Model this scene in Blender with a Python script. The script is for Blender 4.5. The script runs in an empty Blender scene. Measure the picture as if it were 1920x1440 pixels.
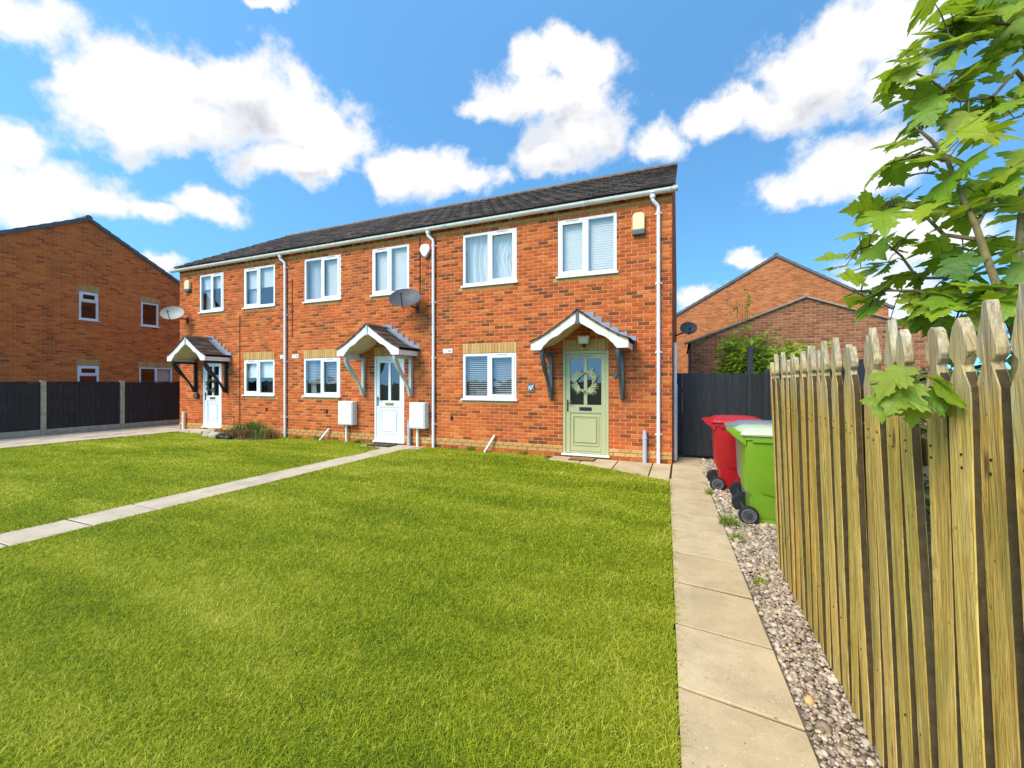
import bpy, bmesh, math, random
import numpy as np
from mathutils import Vector, Matrix, Euler

# ------------------------------------------------------------------ camera
sc = bpy.context.scene
F_PX, YAW, CAM_H, HORIZON = 775.0, math.radians(22.3), 1.55, 715.0
CY, SY = math.cos(YAW), math.sin(YAW)
cam = bpy.data.objects.new('camera', bpy.data.cameras.new('camera'))
sc.collection.objects.link(cam)
cam.data.sensor_width = 36.0
cam.data.lens = 36.0 * F_PX / 1920.0
cam.data.shift_y = (HORIZON - 720.0) / 1920.0
cam.data.clip_start, cam.data.clip_end = 0.05, 3000
cam.location = (0, 0, CAM_H)
cam.rotation_euler = (math.pi / 2, 0, YAW)
sc.camera = cam

def ray(u, v):
    """direction of a photograph pixel (1920x1440)"""
    c = (u - 960.0) / F_PX
    return Vector((c * CY - SY, c * SY + CY, -(v - HORIZON) / F_PX))
def at(u, v, t):
    return Vector((0, 0, CAM_H)) + ray(u, v) * t

# ------------------------------------------------------------------ sun, exposure
sc.view_settings.view_transform = 'Standard'
sc.view_settings.look = 'None'
sc.view_settings.exposure = 1.15
sc.view_settings.gamma = 1.0
sc.view_settings.use_curve_mapping = False
SUN = Vector((-0.32, -0.60, 0.74)).normalized()
sl = bpy.data.lights.new('sun', 'SUN')
sl.energy, sl.angle, sl.color = 2.3, math.radians(35), (1.0, 0.91, 0.77)
so = bpy.data.objects.new('sun', sl)
sc.collection.objects.link(so)
so.location = (-10, -12, 20)
so.rotation_euler = (-SUN).to_track_quat('-Z', 'Y').to_euler()

# ------------------------------------------------------------------ world: sky with cumulus
world = bpy.data.worlds.new('World')
sc.world = world
world.use_nodes = True
wt = world.node_tree
wt.nodes.clear()
def wn(kind, **kw):
    n = wt.nodes.new(kind)
    for k, v in kw.items():
        setattr(n, k, v)
    return n
def wmath(op, a, b=None, clamp=False):
    n = wn('ShaderNodeMath', operation=op, use_clamp=clamp)
    for i, x in enumerate((a, b)):
        if x is None: continue
        if isinstance(x, (int, float)): n.inputs[i].default_value = x
        else: wt.links.new(x, n.inputs[i])
    return n.outputs[0]
sky = wn('ShaderNodeTexSky', sky_type='NISHITA', sun_disc=False)
sky.sun_elevation = math.asin(SUN.z)
sky.sun_rotation = math.atan2(SUN.x, SUN.y)
sky.altitude, sky.air_density, sky.dust_density, sky.ozone_density = 0, 1.0, 0.6, 2.0
tc = wn('ShaderNodeTexCoord')
lift = wn('ShaderNodeVectorMath', operation='ADD'); lift.inputs[1].default_value = (0, 0, .26)
wt.links.new(tc.outputs['Generated'], lift.inputs[0]); wt.links.new(lift.outputs[0], sky.inputs['Vector'])
warp = wn('ShaderNodeTexNoise')
warp.inputs['Scale'].default_value = 9.0
warp.inputs['Detail'].default_value = 6.0
warp.inputs['Roughness'].default_value = 0.55
wt.links.new(tc.outputs['Generated'], warp.inputs['Vector'])
wsub = wn('ShaderNodeVectorMath', operation='SUBTRACT')
wt.links.new(warp.outputs['Color'], wsub.inputs[0]); wsub.inputs[1].default_value = (.5, .5, .5)
wsc = wn('ShaderNodeVectorMath', operation='SCALE'); wsc.inputs['Scale'].default_value = 0.10
wt.links.new(wsub.outputs[0], wsc.inputs[0])
wadd = wn('ShaderNodeVectorMath', operation='ADD')
wt.links.new(tc.outputs['Generated'], wadd.inputs[0]); wt.links.new(wsc.outputs[0], wadd.inputs[1])
PUFFS = [(290, 160, 130, 72), (440, 165, 120, 72), (130, 150, 62, 34), (360, 235, 190, 45), (540, 215, 90, 70), (620, 255, 75, 62), (560, 305, 110, 40), (190, 200, 90, 48),
         (800, 325, 115, 46), (890, 335, 60, 30), (730, 325, 50, 32),
         (1080, 110, 78, 46), (1020, 185, 125, 52), (1085, 250, 90, 55), (930, 205, 60, 26), (990, 120, 50, 40), (1040, 300, 60, 30),
         (1237, 262, 52, 36), (1335, 225, 42, 34),
         (1640, 60, 120, 75), (1540, 140, 140, 75), (1460, 200, 95, 52), (1390, 190, 50, 32), (1690, 150, 70, 60),
         (1600, 310, 115, 50), (1490, 360, 90, 34), (1680, 280, 80, 45),
         (60, 365, 140, 55), (15, 270, 70, 36), (170, 385, 85, 34),
         (375, 388, 80, 36), (290, 402, 55, 24),
         (45, 40, 95, 52), (500, 4, 50, 14), (1310, 560, 60, 26), (1405, 488, 40, 18), (1640, 560, 120, 60), (1740, 440, 110, 50), (290, 490, 40, 18)]
dirs = []
for u, v, ru, rv in PUFFS:
    d = ray(u, v).normalized()
    ax = ray(u + ru, v).normalized() - ray(u - ru, v).normalized()
    az = ray(u, v - rv).normalized() - ray(u, v + rv).normalized()
    dirs.append((d, ax / 2, az / 2))
rs = random.Random(11)
for k in range(14):                      # the same kind of clouds all round the sky
    az_, el = rs.uniform(0, 2 * math.pi), math.radians(rs.uniform(12, 65))
    d = Vector((math.cos(az_) * math.cos(el), math.sin(az_) * math.cos(el), math.sin(el)))
    c = Vector((-d.x * SY + d.y * CY, 0, 0)).x
    if c > 0.45: continue
    ax = Vector((-d.y, d.x, 0)).normalized() * rs.uniform(.12, .26)
    az = d.cross(ax).normalized() * rs.uniform(.06, .12)
    if az.z < 0: az = -az
    dirs.append((d, ax, az))
def cloud_field(vec, dirs):
    field = None
    for d, ax, az in dirs:
        X = ax.normalized(); Yv = az.cross(ax).normalized(); Z = X.cross(Yv).normalized()
        mp = wn('ShaderNodeMapping', vector_type='TEXTURE')
        mp.inputs['Location'].default_value = d
        mp.inputs['Rotation'].default_value = Matrix((X, Yv, Z)).transposed().to_euler('XYZ')
        mp.inputs['Scale'].default_value = (ax.length * 1.08, 0.6, az.length * 1.12)
        wt.links.new(vec, mp.inputs['Vector'])
        ln = wn('ShaderNodeVectorMath', operation='LENGTH')
        wt.links.new(mp.outputs[0], ln.inputs[0])
        s = wmath('SUBTRACT', 1.0, ln.outputs['Value'])
        if field is None: field = s
        else:
            n = wn('ShaderNodeMath', operation='SMOOTH_MAX')
            wt.links.new(field, n.inputs[0]); wt.links.new(s, n.inputs[1]); n.inputs[2].default_value = 0.16
            field = n.outputs[0]
    return field
field = cloud_field(wadd.outputs[0], dirs)
up = wn('ShaderNodeVectorMath', operation='ADD'); up.inputs[1].default_value = (-.02, -.01, .06)
wt.links.new(wadd.outputs[0], up.inputs[0])
above = cloud_field(up.outputs[0], [d for d in dirs if d[1].length > .095])             # how much cloud lies above: shades the bases
fine = wn('ShaderNodeTexNoise')
fine.inputs['Scale'].default_value = 12.0
fine.inputs['Detail'].default_value = 9.0
fine.inputs['Roughness'].default_value = 0.63
wt.links.new(tc.outputs['Generated'], fine.inputs['Vector'])
fz = wmath('MULTIPLY', wmath('SUBTRACT', fine.outputs['Fac'], 0.5), 2.1)
dens = wmath('ADD', field, fz)
mr = wn('ShaderNodeMapRange', interpolation_type='SMOOTHSTEP')
mr.inputs['From Min'].default_value = -0.24; mr.inputs['From Max'].default_value = 0.46
wt.links.new(dens, mr.inputs['Value'])
soft = wn('ShaderNodeTexNoise')
soft.inputs['Scale'].default_value = 12.0; soft.inputs['Detail'].default_value = 7.0; soft.inputs['Roughness'].default_value = 0.6
wt.links.new(tc.outputs['Generated'], soft.inputs['Vector'])
base_ = wmath('ADD', wmath('SUBTRACT', above, field), wmath('MULTIPLY', wmath('SUBTRACT', soft.outputs['Fac'], 0.5), 1.3))
shade = wn('ShaderNodeMapRange', interpolation_type='SMOOTHSTEP')
shade.inputs['From Min'].default_value = -0.45; shade.inputs['From Max'].default_value = 0.45
wt.links.new(base_, shade.inputs['Value'])
thick = wn('ShaderNodeMapRange')
thick.inputs['From Min'].default_value = 0.05; thick.inputs['From Max'].default_value = 0.7
wt.links.new(dens, thick.inputs['Value'])
shf = wmath('MULTIPLY', shade.outputs[0], thick.outputs[0], True)
ccol = wn('ShaderNodeMix', data_type='RGBA')
ccol.inputs['A'].default_value = (4.3, 4.3, 4.35, 1); ccol.inputs['B'].default_value = (2.65, 2.8, 3.1, 1)
wt.links.new(shf, ccol.inputs['Factor'])
tint = wn('ShaderNodeMix', data_type='RGBA', blend_type='MULTIPLY'); tint.inputs['Factor'].default_value = 1.0
tint.inputs['B'].default_value = (0.84, 1.40, 1.50, 1)
wt.links.new(sky.outputs[0], tint.inputs['A'])
mix = wn('ShaderNodeMix', data_type='RGBA')
wt.links.new(mr.outputs[0], mix.inputs['Factor'])
wt.links.new(tint.outputs['Result'], mix.inputs['A']); wt.links.new(ccol.outputs['Result'], mix.inputs['B'])
bg = wn('ShaderNodeBackground'); bg.inputs['Strength'].default_value = 0.11
wt.links.new(mix.outputs['Result'], bg.inputs['Color'])
wo = wn('ShaderNodeOutputWorld')
wt.links.new(bg.outputs[0], wo.inputs['Surface'])

# ------------------------------------------------------------------ helpers: materials
class NT:
    def __init__(s, name):
        s.m = bpy.data.materials.new(name); s.m.use_nodes = True
        s.t = s.m.node_tree
        s.b = s.t.nodes['Principled BSDF']; s.out = s.t.nodes['Material Output']
    def n(s, kind, ins=None, **kw):
        n = s.t.nodes.new(kind)
        for k, v in kw.items(): setattr(n, k, v)
        for k, v in (ins or {}).items(): s.set(n.inputs[k], v)
        return n
    def set(s, sock, v):
        if hasattr(v, 'is_output') or isinstance(v, bpy.types.NodeSocket): s.t.links.new(v, sock)
        else: sock.default_value = v
    def math(s, op, a, b=0.0, c=0.0, clamp=False):
        n = s.n('ShaderNodeMath', operation=op, use_clamp=clamp)
        for i, x in enumerate((a, b, c)): s.set(n.inputs[i], x)
        return n.outputs[0]
    def coord(s, which='Object', scale=(1, 1, 1), loc=(0, 0, 0)):
        tc = s.n('ShaderNodeTexCoord')
        if which == 'World': o = s.n('ShaderNodeNewGeometry').outputs['Position']
        else: o = tc.outputs[which]
        return s.n('ShaderNodeMapping', {'Vector': o, 'Scale': scale, 'Location': loc}).outputs[0]
    def noise(s, vec, scale, detail=4.0, rough=0.55, dist=0.0):
        return s.n('ShaderNodeTexNoise', {'Vector': vec, 'Scale': scale, 'Detail': detail, 'Roughness': rough, 'Distortion': dist}).outputs['Fac']
    def ramp(s, fac, stops, interp='LINEAR'):
        n = s.n('ShaderNodeValToRGB', {'Fac': fac}); r = n.color_ramp; r.interpolation = interp
        while len(r.elements) < len(stops): r.elements.new(0.5)
        for e, (p, c) in zip(r.elements, stops): e.position = p; e.color = (*c, 1) if len(c) == 3 else c
        return n.outputs['Color']
    def mix(s, fac, a, b, blend='MIX'):
        n = s.n('ShaderNodeMix', data_type='RGBA', blend_type=blend)
        s.set(n.inputs['Factor'], fac)
        for k, v in (('A', a), ('B', b)): s.set(n.inputs[k], (*v, 1) if isinstance(v, tuple) and len(v) == 3 else v)
        return n.outputs['Result']
    def mr(s, v, a, b, c=0.0, d=1.0):
        return s.n('ShaderNodeMapRange', {'Value': v, 'From Min': a, 'From Max': b, 'To Min': c, 'To Max': d}).outputs[0]
    def bump(s, h, strength=0.3, dist=0.01):
        s.set(s.b.inputs['Normal'], s.n('ShaderNodeBump', {'Height': h, 'Strength': strength, 'Distance': dist}).outputs[0])
    def fin(s, col, rough=0.7, spec=0.3, metal=0.0):
        s.set(s.b.inputs['Base Color'], (*col, 1) if isinstance(col, tuple) and len(col) == 3 else col)
        s.set(s.b.inputs['Roughness'], rough); s.b.inputs['Specular IOR Level'].default_value = spec
        s.b.inputs['Metallic'].default_value = metal
        return s.m
    def rnd(s): return s.n('ShaderNodeObjectInfo').outputs['Random']

def plain(name, col, rough=0.6, spec=0.3, var=0.12, scale=6.0, metal=0.0, bump=0.0, dirt=None):
    t = NT(name); v = t.coord('World')
    n = t.noise(v, scale, 5.0, 0.6)
    c = t.mix(t.mr(n, .3, .7), tuple(x * (1 - var) for x in col), tuple(min(1, x * (1 + var)) for x in col))
    if dirt:
        d = t.noise(t.coord('World', (1, 1, .25), (3, 1, 2)), scale * 1.3, 6.0, 0.65)
        c = t.mix(t.mr(d, .52, .75, 0, .7), c, dirt)
    if bump: t.bump(t.noise(v, scale * 12, 4.0), bump, 0.004)
    return t.fin(c, rough, spec, metal)

def brick_mat(name, axis, stops, seed=0.0, contrast=1.0):
    t = NT(name)
    p = t.n('ShaderNodeSeparateXYZ', {'Vector': t.n('ShaderNodeNewGeometry').outputs['Position']}).outputs
    row = t.math('FLOOR', t.math('DIVIDE', t.math('ADD', p[2], 0.15), 0.075))
    off = t.math('MULTIPLY', t.math('FLOORED_MODULO', row, 2.0), 0.5)
    col = t.math('FLOOR', t.math('ADD', t.math('DIVIDE', p[axis], 0.225), off))
    cv = t.n('ShaderNodeCombineXYZ', {'X': col, 'Y': row, 'Z': seed}).outputs[0]
    wn_ = t.n('ShaderNodeTexWhiteNoise', {'Vector': cv}, noise_dimensions='3D')
    big = t.noise(t.coord('World'), 0.55, 4.0, 0.6)
    f = t.math('ADD', wn_.outputs['Value'], t.math('MULTIPLY', t.math('SUBTRACT', big, 0.5), 0.7))
    c = t.ramp(f, stops)
    w = t.coord('World')
    n1 = t.noise(w, 22.0, 6.0, 0.65)
    c = t.mix(t.mr(n1, .35, .75, 0, .38), c, t.mix(0.5, c, (.05, .022, .015)))
    n3 = t.noise(t.coord('World', (1, 1, 1), (7, 3, 1)), 60.0, 3.0, 0.6)
    c = t.mix(t.mr(n3, .58, .78, 0, .35), c, (.62, .30, .15))
    n2 = t.noise(t.coord('World', (1, 1, .3)), 1.6, 5.0, 0.6)
    c = t.mix(t.mr(n2, .50, .75, 0, .38), c, (.16, .07, .04))
    t.bump(t.noise(w, 120.0, 4.0, 0.7), 0.5, 0.004)
    return t.fin(c, 0.88, 0.15)

RED = [(0.0, (.18, .05, .02)), (.10, (.28, .068, .021)), (.22, (.43, .086, .022)), (.55, (.54, .106, .024)), (.8, (.60, .134, .030)), (1.0, (.66, .195, .05))]
RED_GABLE = [(0.0, (.36, .085, .03)), (.16, (.58, .13, .032)), (.5, (.74, .17, .036)), (.8, (.78, .20, .042)), (1.0, (.80, .24, .06))]
ORANGE = [(0.0, (.34, .10, .04)), (.3, (.46, .14, .048)), (.7, (.54, .175, .06)), (1.0, (.60, .22, .08))]
BROWN = [(0.0, (.19, .075, .038)), (.3, (.29, .11, .05)), (.7, (.36, .145, .066)), (1.0, (.42, .185, .085))]
M = {}
M['brick_x'] = brick_mat('facade_brick', 0, RED)
M['brick_y'] = brick_mat('gable_brick', 1, RED_GABLE, 3.0)
M['brick_side'] = brick_mat('side_brick', 1, RED, 9.0)
M['brick_orange'] = brick_mat('orange_brick', 0, ORANGE, 5.0)
M['brick_brown'] = brick_mat('brown_brick', 0, BROWN, 7.0)
M['mortar'] = plain('mortar', (.60, .275, .115), .95, .1, .18, 9.0, bump=.4)
M['mortar_brown'] = plain('brown_mortar', (.42, .25, .15), .95, .1, .18, 9.0)
def buff():
    t = NT('buff_brick'); w = t.coord('World')
    c = t.ramp(t.rnd(), [(0, (.50, .28, .09)), (.4, (.58, .35, .13)), (.75, (.62, .40, .17)), (1, (.50, .26, .08))])
    c = t.mix(t.mr(t.noise(w, 18, 5, .65), .4, .75, 0, .5), c, (.36, .17, .055))
    c = t.mix(t.mr(t.noise(t.coord('World', (1, 1, .2)), 5, 5, .65), .55, .8, 0, .5), c, (.25, .12, .05))
    t.bump(t.noise(w, 120, 4, .7), .4, .004)
    return t.fin(c, .85, .15)
M['buff'] = buff()
M['upvc'] = plain('white_plastic', (.80, .81, .82), .35, .45, .03, 3.0, dirt=(.62, .61, .57))
M['gutter'] = plain('gutter_plastic', (.80, .78, .72), .4, .4, .05, 4.0, dirt=(.5, .47, .38))
M['meter'] = plain('meter_plastic', (.78, .78, .75), .5, .3, .04, 2.0, dirt=(.6, .58, .52))
M['cream_board'] = plain('cream_board', (.74, .70, .60), .6, .3, .06, 4.0, dirt=(.45, .40, .28))
M['soffit'] = plain('soffit_board', (.62, .54, .36), .7, .2, .1, 5.0, dirt=(.36, .29, .15))
M['timber_edge'] = plain('timber_edge', (.46, .24, .10), .8, .2, .2, 12.0)
M['sage'] = plain('sage_paint', (.44, .425, .215), .4, .4, .04, 3.0)
M['sage_dark'] = plain('sage_groove', (.30, .30, .13), .5, .3, .04, 3.0)
M['groove'] = plain('white_groove', (.62, .63, .65), .5, .3, .03, 3.0)
M['slate_paint'] = plain('slate_paint', (.085, .105, .115), .5, .4, .15, 6.0)
M['pale_paint'] = plain('pale_grey_paint', (.50, .54, .50), .55, .35, .1, 6.0)
M['black_paint'] = plain('black_paint', (.016, .017, .018), .45, .4, .15, 6.0)
M['lead'] = plain('lead', (.25, .28, .33), .5, .5, .2, 7.0, .35)
M['black_plastic'] = plain('black_plastic', (.015, .015, .016), .45, .4, .1)
M['tyre'] = plain('tyre_rubber', (.02, .02, .021), .75, .2, .2, 12)
M['hub_rim'] = plain('rim_plastic', (.16, .16, .165), .5, .4, .2, 12)
M['hub'] = plain('hub_plastic', (.045, .045, .045), .5, .4, .2, 12)
M['grey_plastic'] = plain('grey_plastic', (.42, .45, .50), .4, .4, .06, 4.0, dirt=(.3, .29, .27))
M['yellowed'] = plain('yellowed_plastic', (.72, .62, .34), .45, .35, .05, 6.0)
M['brass'] = plain('brass', (.55, .40, .16), .35, .5, .1, 9, .9)
M['chrome'] = plain('steel', (.35, .35, .36), .35, .5, .1, 9, .9)
M['dish_dark'] = plain('dish_dark', (.07, .075, .08), .55, .35, .12, 4.0)
M['dish_pale'] = plain('dish_pale', (.30, .30, .265), .55, .35, .1, 4.0, dirt=(.35, .34, .28))
M['coir'] = plain('coir_mat', (.38, .19, .07), .95, .1, .3, 40, bump=.8)
M['dark_mat'] = plain('dark_mat', (.10, .085, .07), .95, .1, .3, 40, bump=.8)
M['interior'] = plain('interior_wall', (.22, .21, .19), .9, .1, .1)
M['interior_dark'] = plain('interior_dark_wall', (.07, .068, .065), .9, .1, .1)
M['blind'] = plain('blind_slat', (.58, .57, .53), .5, .3, .04)
M['blind_grey'] = plain('grey_blind_slat', (.46, .47, .48), .5, .3, .05)
M['roller'] = plain('roller_fabric', (.70, .68, .58), .8, .2, .05)
def cloth():
    t = NT('net_curtain')
    t.fin((.78, .80, .80), .9, .1)
    tr = t.n('ShaderNodeBsdfTranslucent', {'Color': (.78, .80, .80, 1)})
    mx = t.n('ShaderNodeMixShader', {0: .35, 1: t.b.outputs[0], 2: tr.outputs[0]})
    t.t.links.new(mx.outputs[0], t.out.inputs[0]); return t.m
M['net'] = cloth()
def glass(name, tint, base=.0):
    t = NT(name)
    tr = t.n('ShaderNodeBsdfTransparent', {'Color': (*tint, 1)})
    gl = t.n('ShaderNodeBsdfGlossy', {'Color': (.95, .97, 1, 1), 'Roughness': .02})
    w = t.coord('World')
    nb = t.n('ShaderNodeBump', {'Height': t.noise(w, 1.7, 2.0), 'Strength': .25, 'Distance': .03}).outputs[0]
    t.set(gl.inputs['Normal'], nb)
    geo = t.n('ShaderNodeNewGeometry').outputs
    ci = t.math('ABSOLUTE', t.n('ShaderNodeVectorMath', {0: geo['Normal'], 1: geo['Incoming']}, operation='DOT_PRODUCT').outputs['Value'])
    fr = t.math('ADD', .05, t.math('MULTIPLY', t.math('POWER', t.math('SUBTRACT', 1.0, ci), 5.0), .95))
    f = t.math('ADD', t.math('MULTIPLY', fr, 1.6), base, clamp=True)
    mx = t.n('ShaderNodeMixShader', {0: f, 1: tr.outputs[0], 2: gl.outputs[0]})
    t.t.links.new(mx.outputs[0], t.out.inputs[0]); return t.m
M['glass'] = glass('window_glass', (.93, .95, .95), .03)
M['door_glass'] = glass('door_glass', (.5, .52, .52), .03)
def tile_mat():
    t = NT('roof_tile'); w = t.coord('World')
    c = t.ramp(t.rnd(), [(0, (.050, .036, .029)), (.4, (.078, .057, .045)), (.75, (.105, .078, .06)), (1, (.14, .10, .075))])
    c = t.mix(t.mr(t.noise(w, 5, 5, .6), .4, .7, 0, .6), c, (.025, .022, .021))
    c = t.mix(t.mr(t.noise(t.coord('World', (1, 1, 1), (4, 9, 2)), 16, 6, .7), .60, .72, 0, .6), c, (.28, .24, .17))
    c = t.mix(t.mr(t.noise(w, 34, 3, .6), .66, .74, 0, .8), c, (.42, .40, .34))
    t.bump(t.noise(w, 90, 4, .7), .6, .006)
    return t.fin(c, .85, .2)
M['tile'] = tile_mat()
M['tile_under'] = plain('roof_felt', (.02, .018, .018), .9, .1)
M['ridge'] = plain('ridge_tile', (.16, .105, .075), .85, .2, .35, 8.0, dirt=(.30, .25, .15))
M['verge'] = plain('verge_mortar', (.46, .36, .18), .9, .1, .2, 10.0)
M['verge_pale'] = plain('pale_verge', (.36, .26, .18), .9, .1, .2, 6.0)
M['verge_grey'] = plain('verge_grey', (.13, .135, .14), .8, .2, .2, 6.0, dirt=(.22, .2, .17))
def wood_picket():
    t = NT('picket_wood'); r = t.rnd()
    oc = t.n('ShaderNodeTexCoord').outputs['Object']
    sh = t.n('ShaderNodeCombineXYZ', {'X': t.math('MULTIPLY', r, 37.0), 'Y': t.math('MULTIPLY', r, 91.0), 'Z': t.math('MULTIPLY', r, 53.0)}).outputs[0]
    v = t.n('ShaderNodeVectorMath', {0: oc, 1: sh}, operation='ADD').outputs[0]
    grain = t.noise(t.n('ShaderNodeMapping', {'Vector': v, 'Scale': (14, 14, .9)}).outputs[0], 4.0, 6.0, .62, 1.2)
    ring = t.noise(t.n('ShaderNodeMapping', {'Vector': v, 'Scale': (5, 5, .32)}).outputs[0], 3.0, 3.0, .5, 2.0)
    bands = t.math('FRACT', t.math('MULTIPLY', ring, 9.0))
    bands = t.math('ABSOLUTE', t.math('SUBTRACT', bands, .5))
    c = t.ramp(grain, [(.28, (.30, .155, .026)), (.41, (.66, .41, .085)), (.57, (.82, .56, .16)), (.75, (.90, .72, .36))])
    c = t.mix(t.mr(bands, .36, .5, 0, .55), c, (.22, .12, .03))
    hue = t.ramp(t.math('FRACT', t.math('MULTIPLY', r, 7.3)), [(0, (.80, .84, .62)), (.35, (1.0, .98, .95)), (.7, (1.0, .82, .58)), (1, (.84, .92, .66))])
    c = t.mix(.8, c, hue, 'MULTIPLY')
    br = t.math('FRACT', t.math('MULTIPLY', r, 13.7))
    c = t.mix(t.mr(br, 0, 1, .0, .45), c, t.mix(.6, c, (.13, .085, .025)))
    st = t.noise(t.n('ShaderNodeMapping', {'Vector': v, 'Scale': (9, 9, .35)}).outputs[0], 2.6, 5.0, .7)
    c = t.mix(t.mr(st, .50, .68, 0, .7), c, (.15, .085, .028))
    alg = t.noise(t.n('ShaderNodeMapping', {'Vector': v, 'Scale': (3, 3, .8)}).outputs[0], 2.2, 5.0, .65)
    c = t.mix(t.mr(alg, .50, .72, 0, .65), c, (.24, .215, .04))
    # knots
    vo = t.n('ShaderNodeTexVoronoi', {'Vector': t.n('ShaderNodeMapping', {'Vector': v, 'Scale': (5, 9, 2.6)}).outputs[0], 'Scale': 1.0}).outputs['Distance']
    c = t.mix(t.mr(vo, .05, .13, .85, 0), c, (.10, .05, .02))
    z = t.n('ShaderNodeSeparateXYZ', {'Vector': oc}).outputs[2]
    g = t.math('ADD', z, t.math('MULTIPLY', t.math('SUBTRACT', t.noise(v, 7.0, 5.0, .6), .5), .55))
    grey = t.ramp(grain, [(.3, (.20, .165, .11)), (.5, (.44, .38, .28)), (.7, (.66, .60, .49))])
    c = t.mix(t.mr(g, 1.38, 1.75, 0, .85), c, grey)
    sp = t.noise(v, 48.0, 2.0, .5)
    c = t.mix(t.mr(sp, .70, .76, 0, .7), c, (.07, .04, .02))
    t.bump(t.math('ADD', t.math('ADD', grain, t.math('MULTIPLY', bands, -.35)), t.math('MULTIPLY', t.mr(vo, .05, .13, 0, 1), .4)), .65, .012)
    return t.fin(c, .8, .2)
M['picket'] = wood_picket()
M['sawn_edge_shade'] = plain('sawn_edge_shade', (.085, .058, .028), .9, .1, .3, 30.0, dirt=(.035, .022, .010), bump=.5)  # grimy sawn edge, darkened further to paint in the shade of the gaps
M['rail'] = plain('rail_wood', (.24, .16, .06), .85, .15, .3, 9.0)
def black_board():
    t = NT('black_stained_board'); w = t.coord('World', (9, 9, .7))
    n = t.noise(w, 4.0, 6.0, .65)
    c = t.ramp(n, [(.3, (.012, .013, .015)), (.6, (.028, .030, .034)), (.85, (.075, .078, .085))])
    c = t.mix(t.math('MULTIPLY', t.rnd(), .35), c, (.035, .037, .043))
    t.bump(n, .5, .01); return t.fin(c, .6, .3)
M['black_board'] = black_board()
M['post'] = plain('concrete_post', (.40, .36, .25), .9, .15, .2, 8.0, dirt=(.25, .23, .13), bump=.4)
def slab_mat(name, a, b):
    t = NT(name); w = t.coord('World')
    c = t.mix(t.rnd(), a, b)
    c = t.mix(t.mr(t.noise(w, 2.4, 7, .7), .42, .72, 0, .7), c, tuple(x * .6 for x in a))
    c = t.mix(t.mr(t.noise(w, 60, 4, .6), .55, .75, 0, .35), c, (.34, .25, .15))
    c = t.mix(t.mr(t.noise(t.coord('World', (1, 1, 1), (5, 2, 1)), 95, 2, .5), .68, .74, 0, .9), c, (.78, .70, .56))
    c = t.mix(t.mr(t.noise(t.coord('World', (1, 1, 1), (1, 8, 4)), 45, 2, .5), .70, .75, 0, .8), c, (.13, .10, .07))
    t.bump(t.math('ADD', t.noise(w, 110, 4, .65), t.math('MULTIPLY', t.noise(w, 14, 4), 1.5)), .5, .005)
    return t.fin(c, .9, .15)
M['slab'] = slab_mat('paving_slab', (.52, .39, .225), (.58, .445, .27))
M['slab_grey'] = slab_mat('pale_slab', (.52, .42, .30), (.58, .48, .36))
def soil(name, a, b):
    t = NT(name); w = t.coord('World')
    c = t.mix(t.mr(t.noise(w, 9, 6, .65), .35, .7), a, b)
    t.bump(t.noise(w, 40, 5, .7), .6, .02); return t.fin(c, .95, .1)
M['soil'] = soil('soil', (.06, .045, .03), (.13, .10, .065))
M['grit'] = soil('grit', (.14, .11, .085), (.27, .22, .17))
M['ground'] = soil('ground_turf', (.07, .075, .03), (.12, .12, .05))
M['lawn'] = soil('lawn_turf', (.17, .23, .012), (.28, .32, .02))
def grass_mat():
    t = NT('grass_blade')
    a = t.n('ShaderNodeAttribute', attribute_name='tint').outputs['Fac']
    w = t.coord('World')
    band = t.noise(t.n('ShaderNodeMapping', {'Vector': w, 'Rotation': (0, 0, .45), 'Scale': (.55, 1.7, 1)}).outputs[0], .8, 4, .6)  # diagonal mowing bands, with soft shadow bands painted into the blade colour
    dry = t.noise(t.coord('World', (1, 1, 1), (3, 7, 0)), 2.3, 5, .65)
    f = t.math('ADD', t.math('ADD', t.math('MULTIPLY', a, .62), t.math('MULTIPLY', t.math('SUBTRACT', band, .5), 1.0)), t.mr(dry, .55, .75, 0, .22))
    c = t.ramp(f, [(0, (.10, .18, .010)), (.22, (.26, .345, .014)), (.46, (.46, .51, .020)), (.66, (.63, .615, .045)), (.85, (.80, .72, .20))])
    t.fin(c, .55, .25)
    tr = t.n('ShaderNodeBsdfTranslucent', {'Color': c})
    mx = t.n('ShaderNodeMixShader', {0: .45, 1: t.b.outputs[0], 2: tr.outputs[0]})
    t.t.links.new(mx.outputs[0], t.out.inputs[0]); return t.m
M['grass'] = grass_mat()
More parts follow.
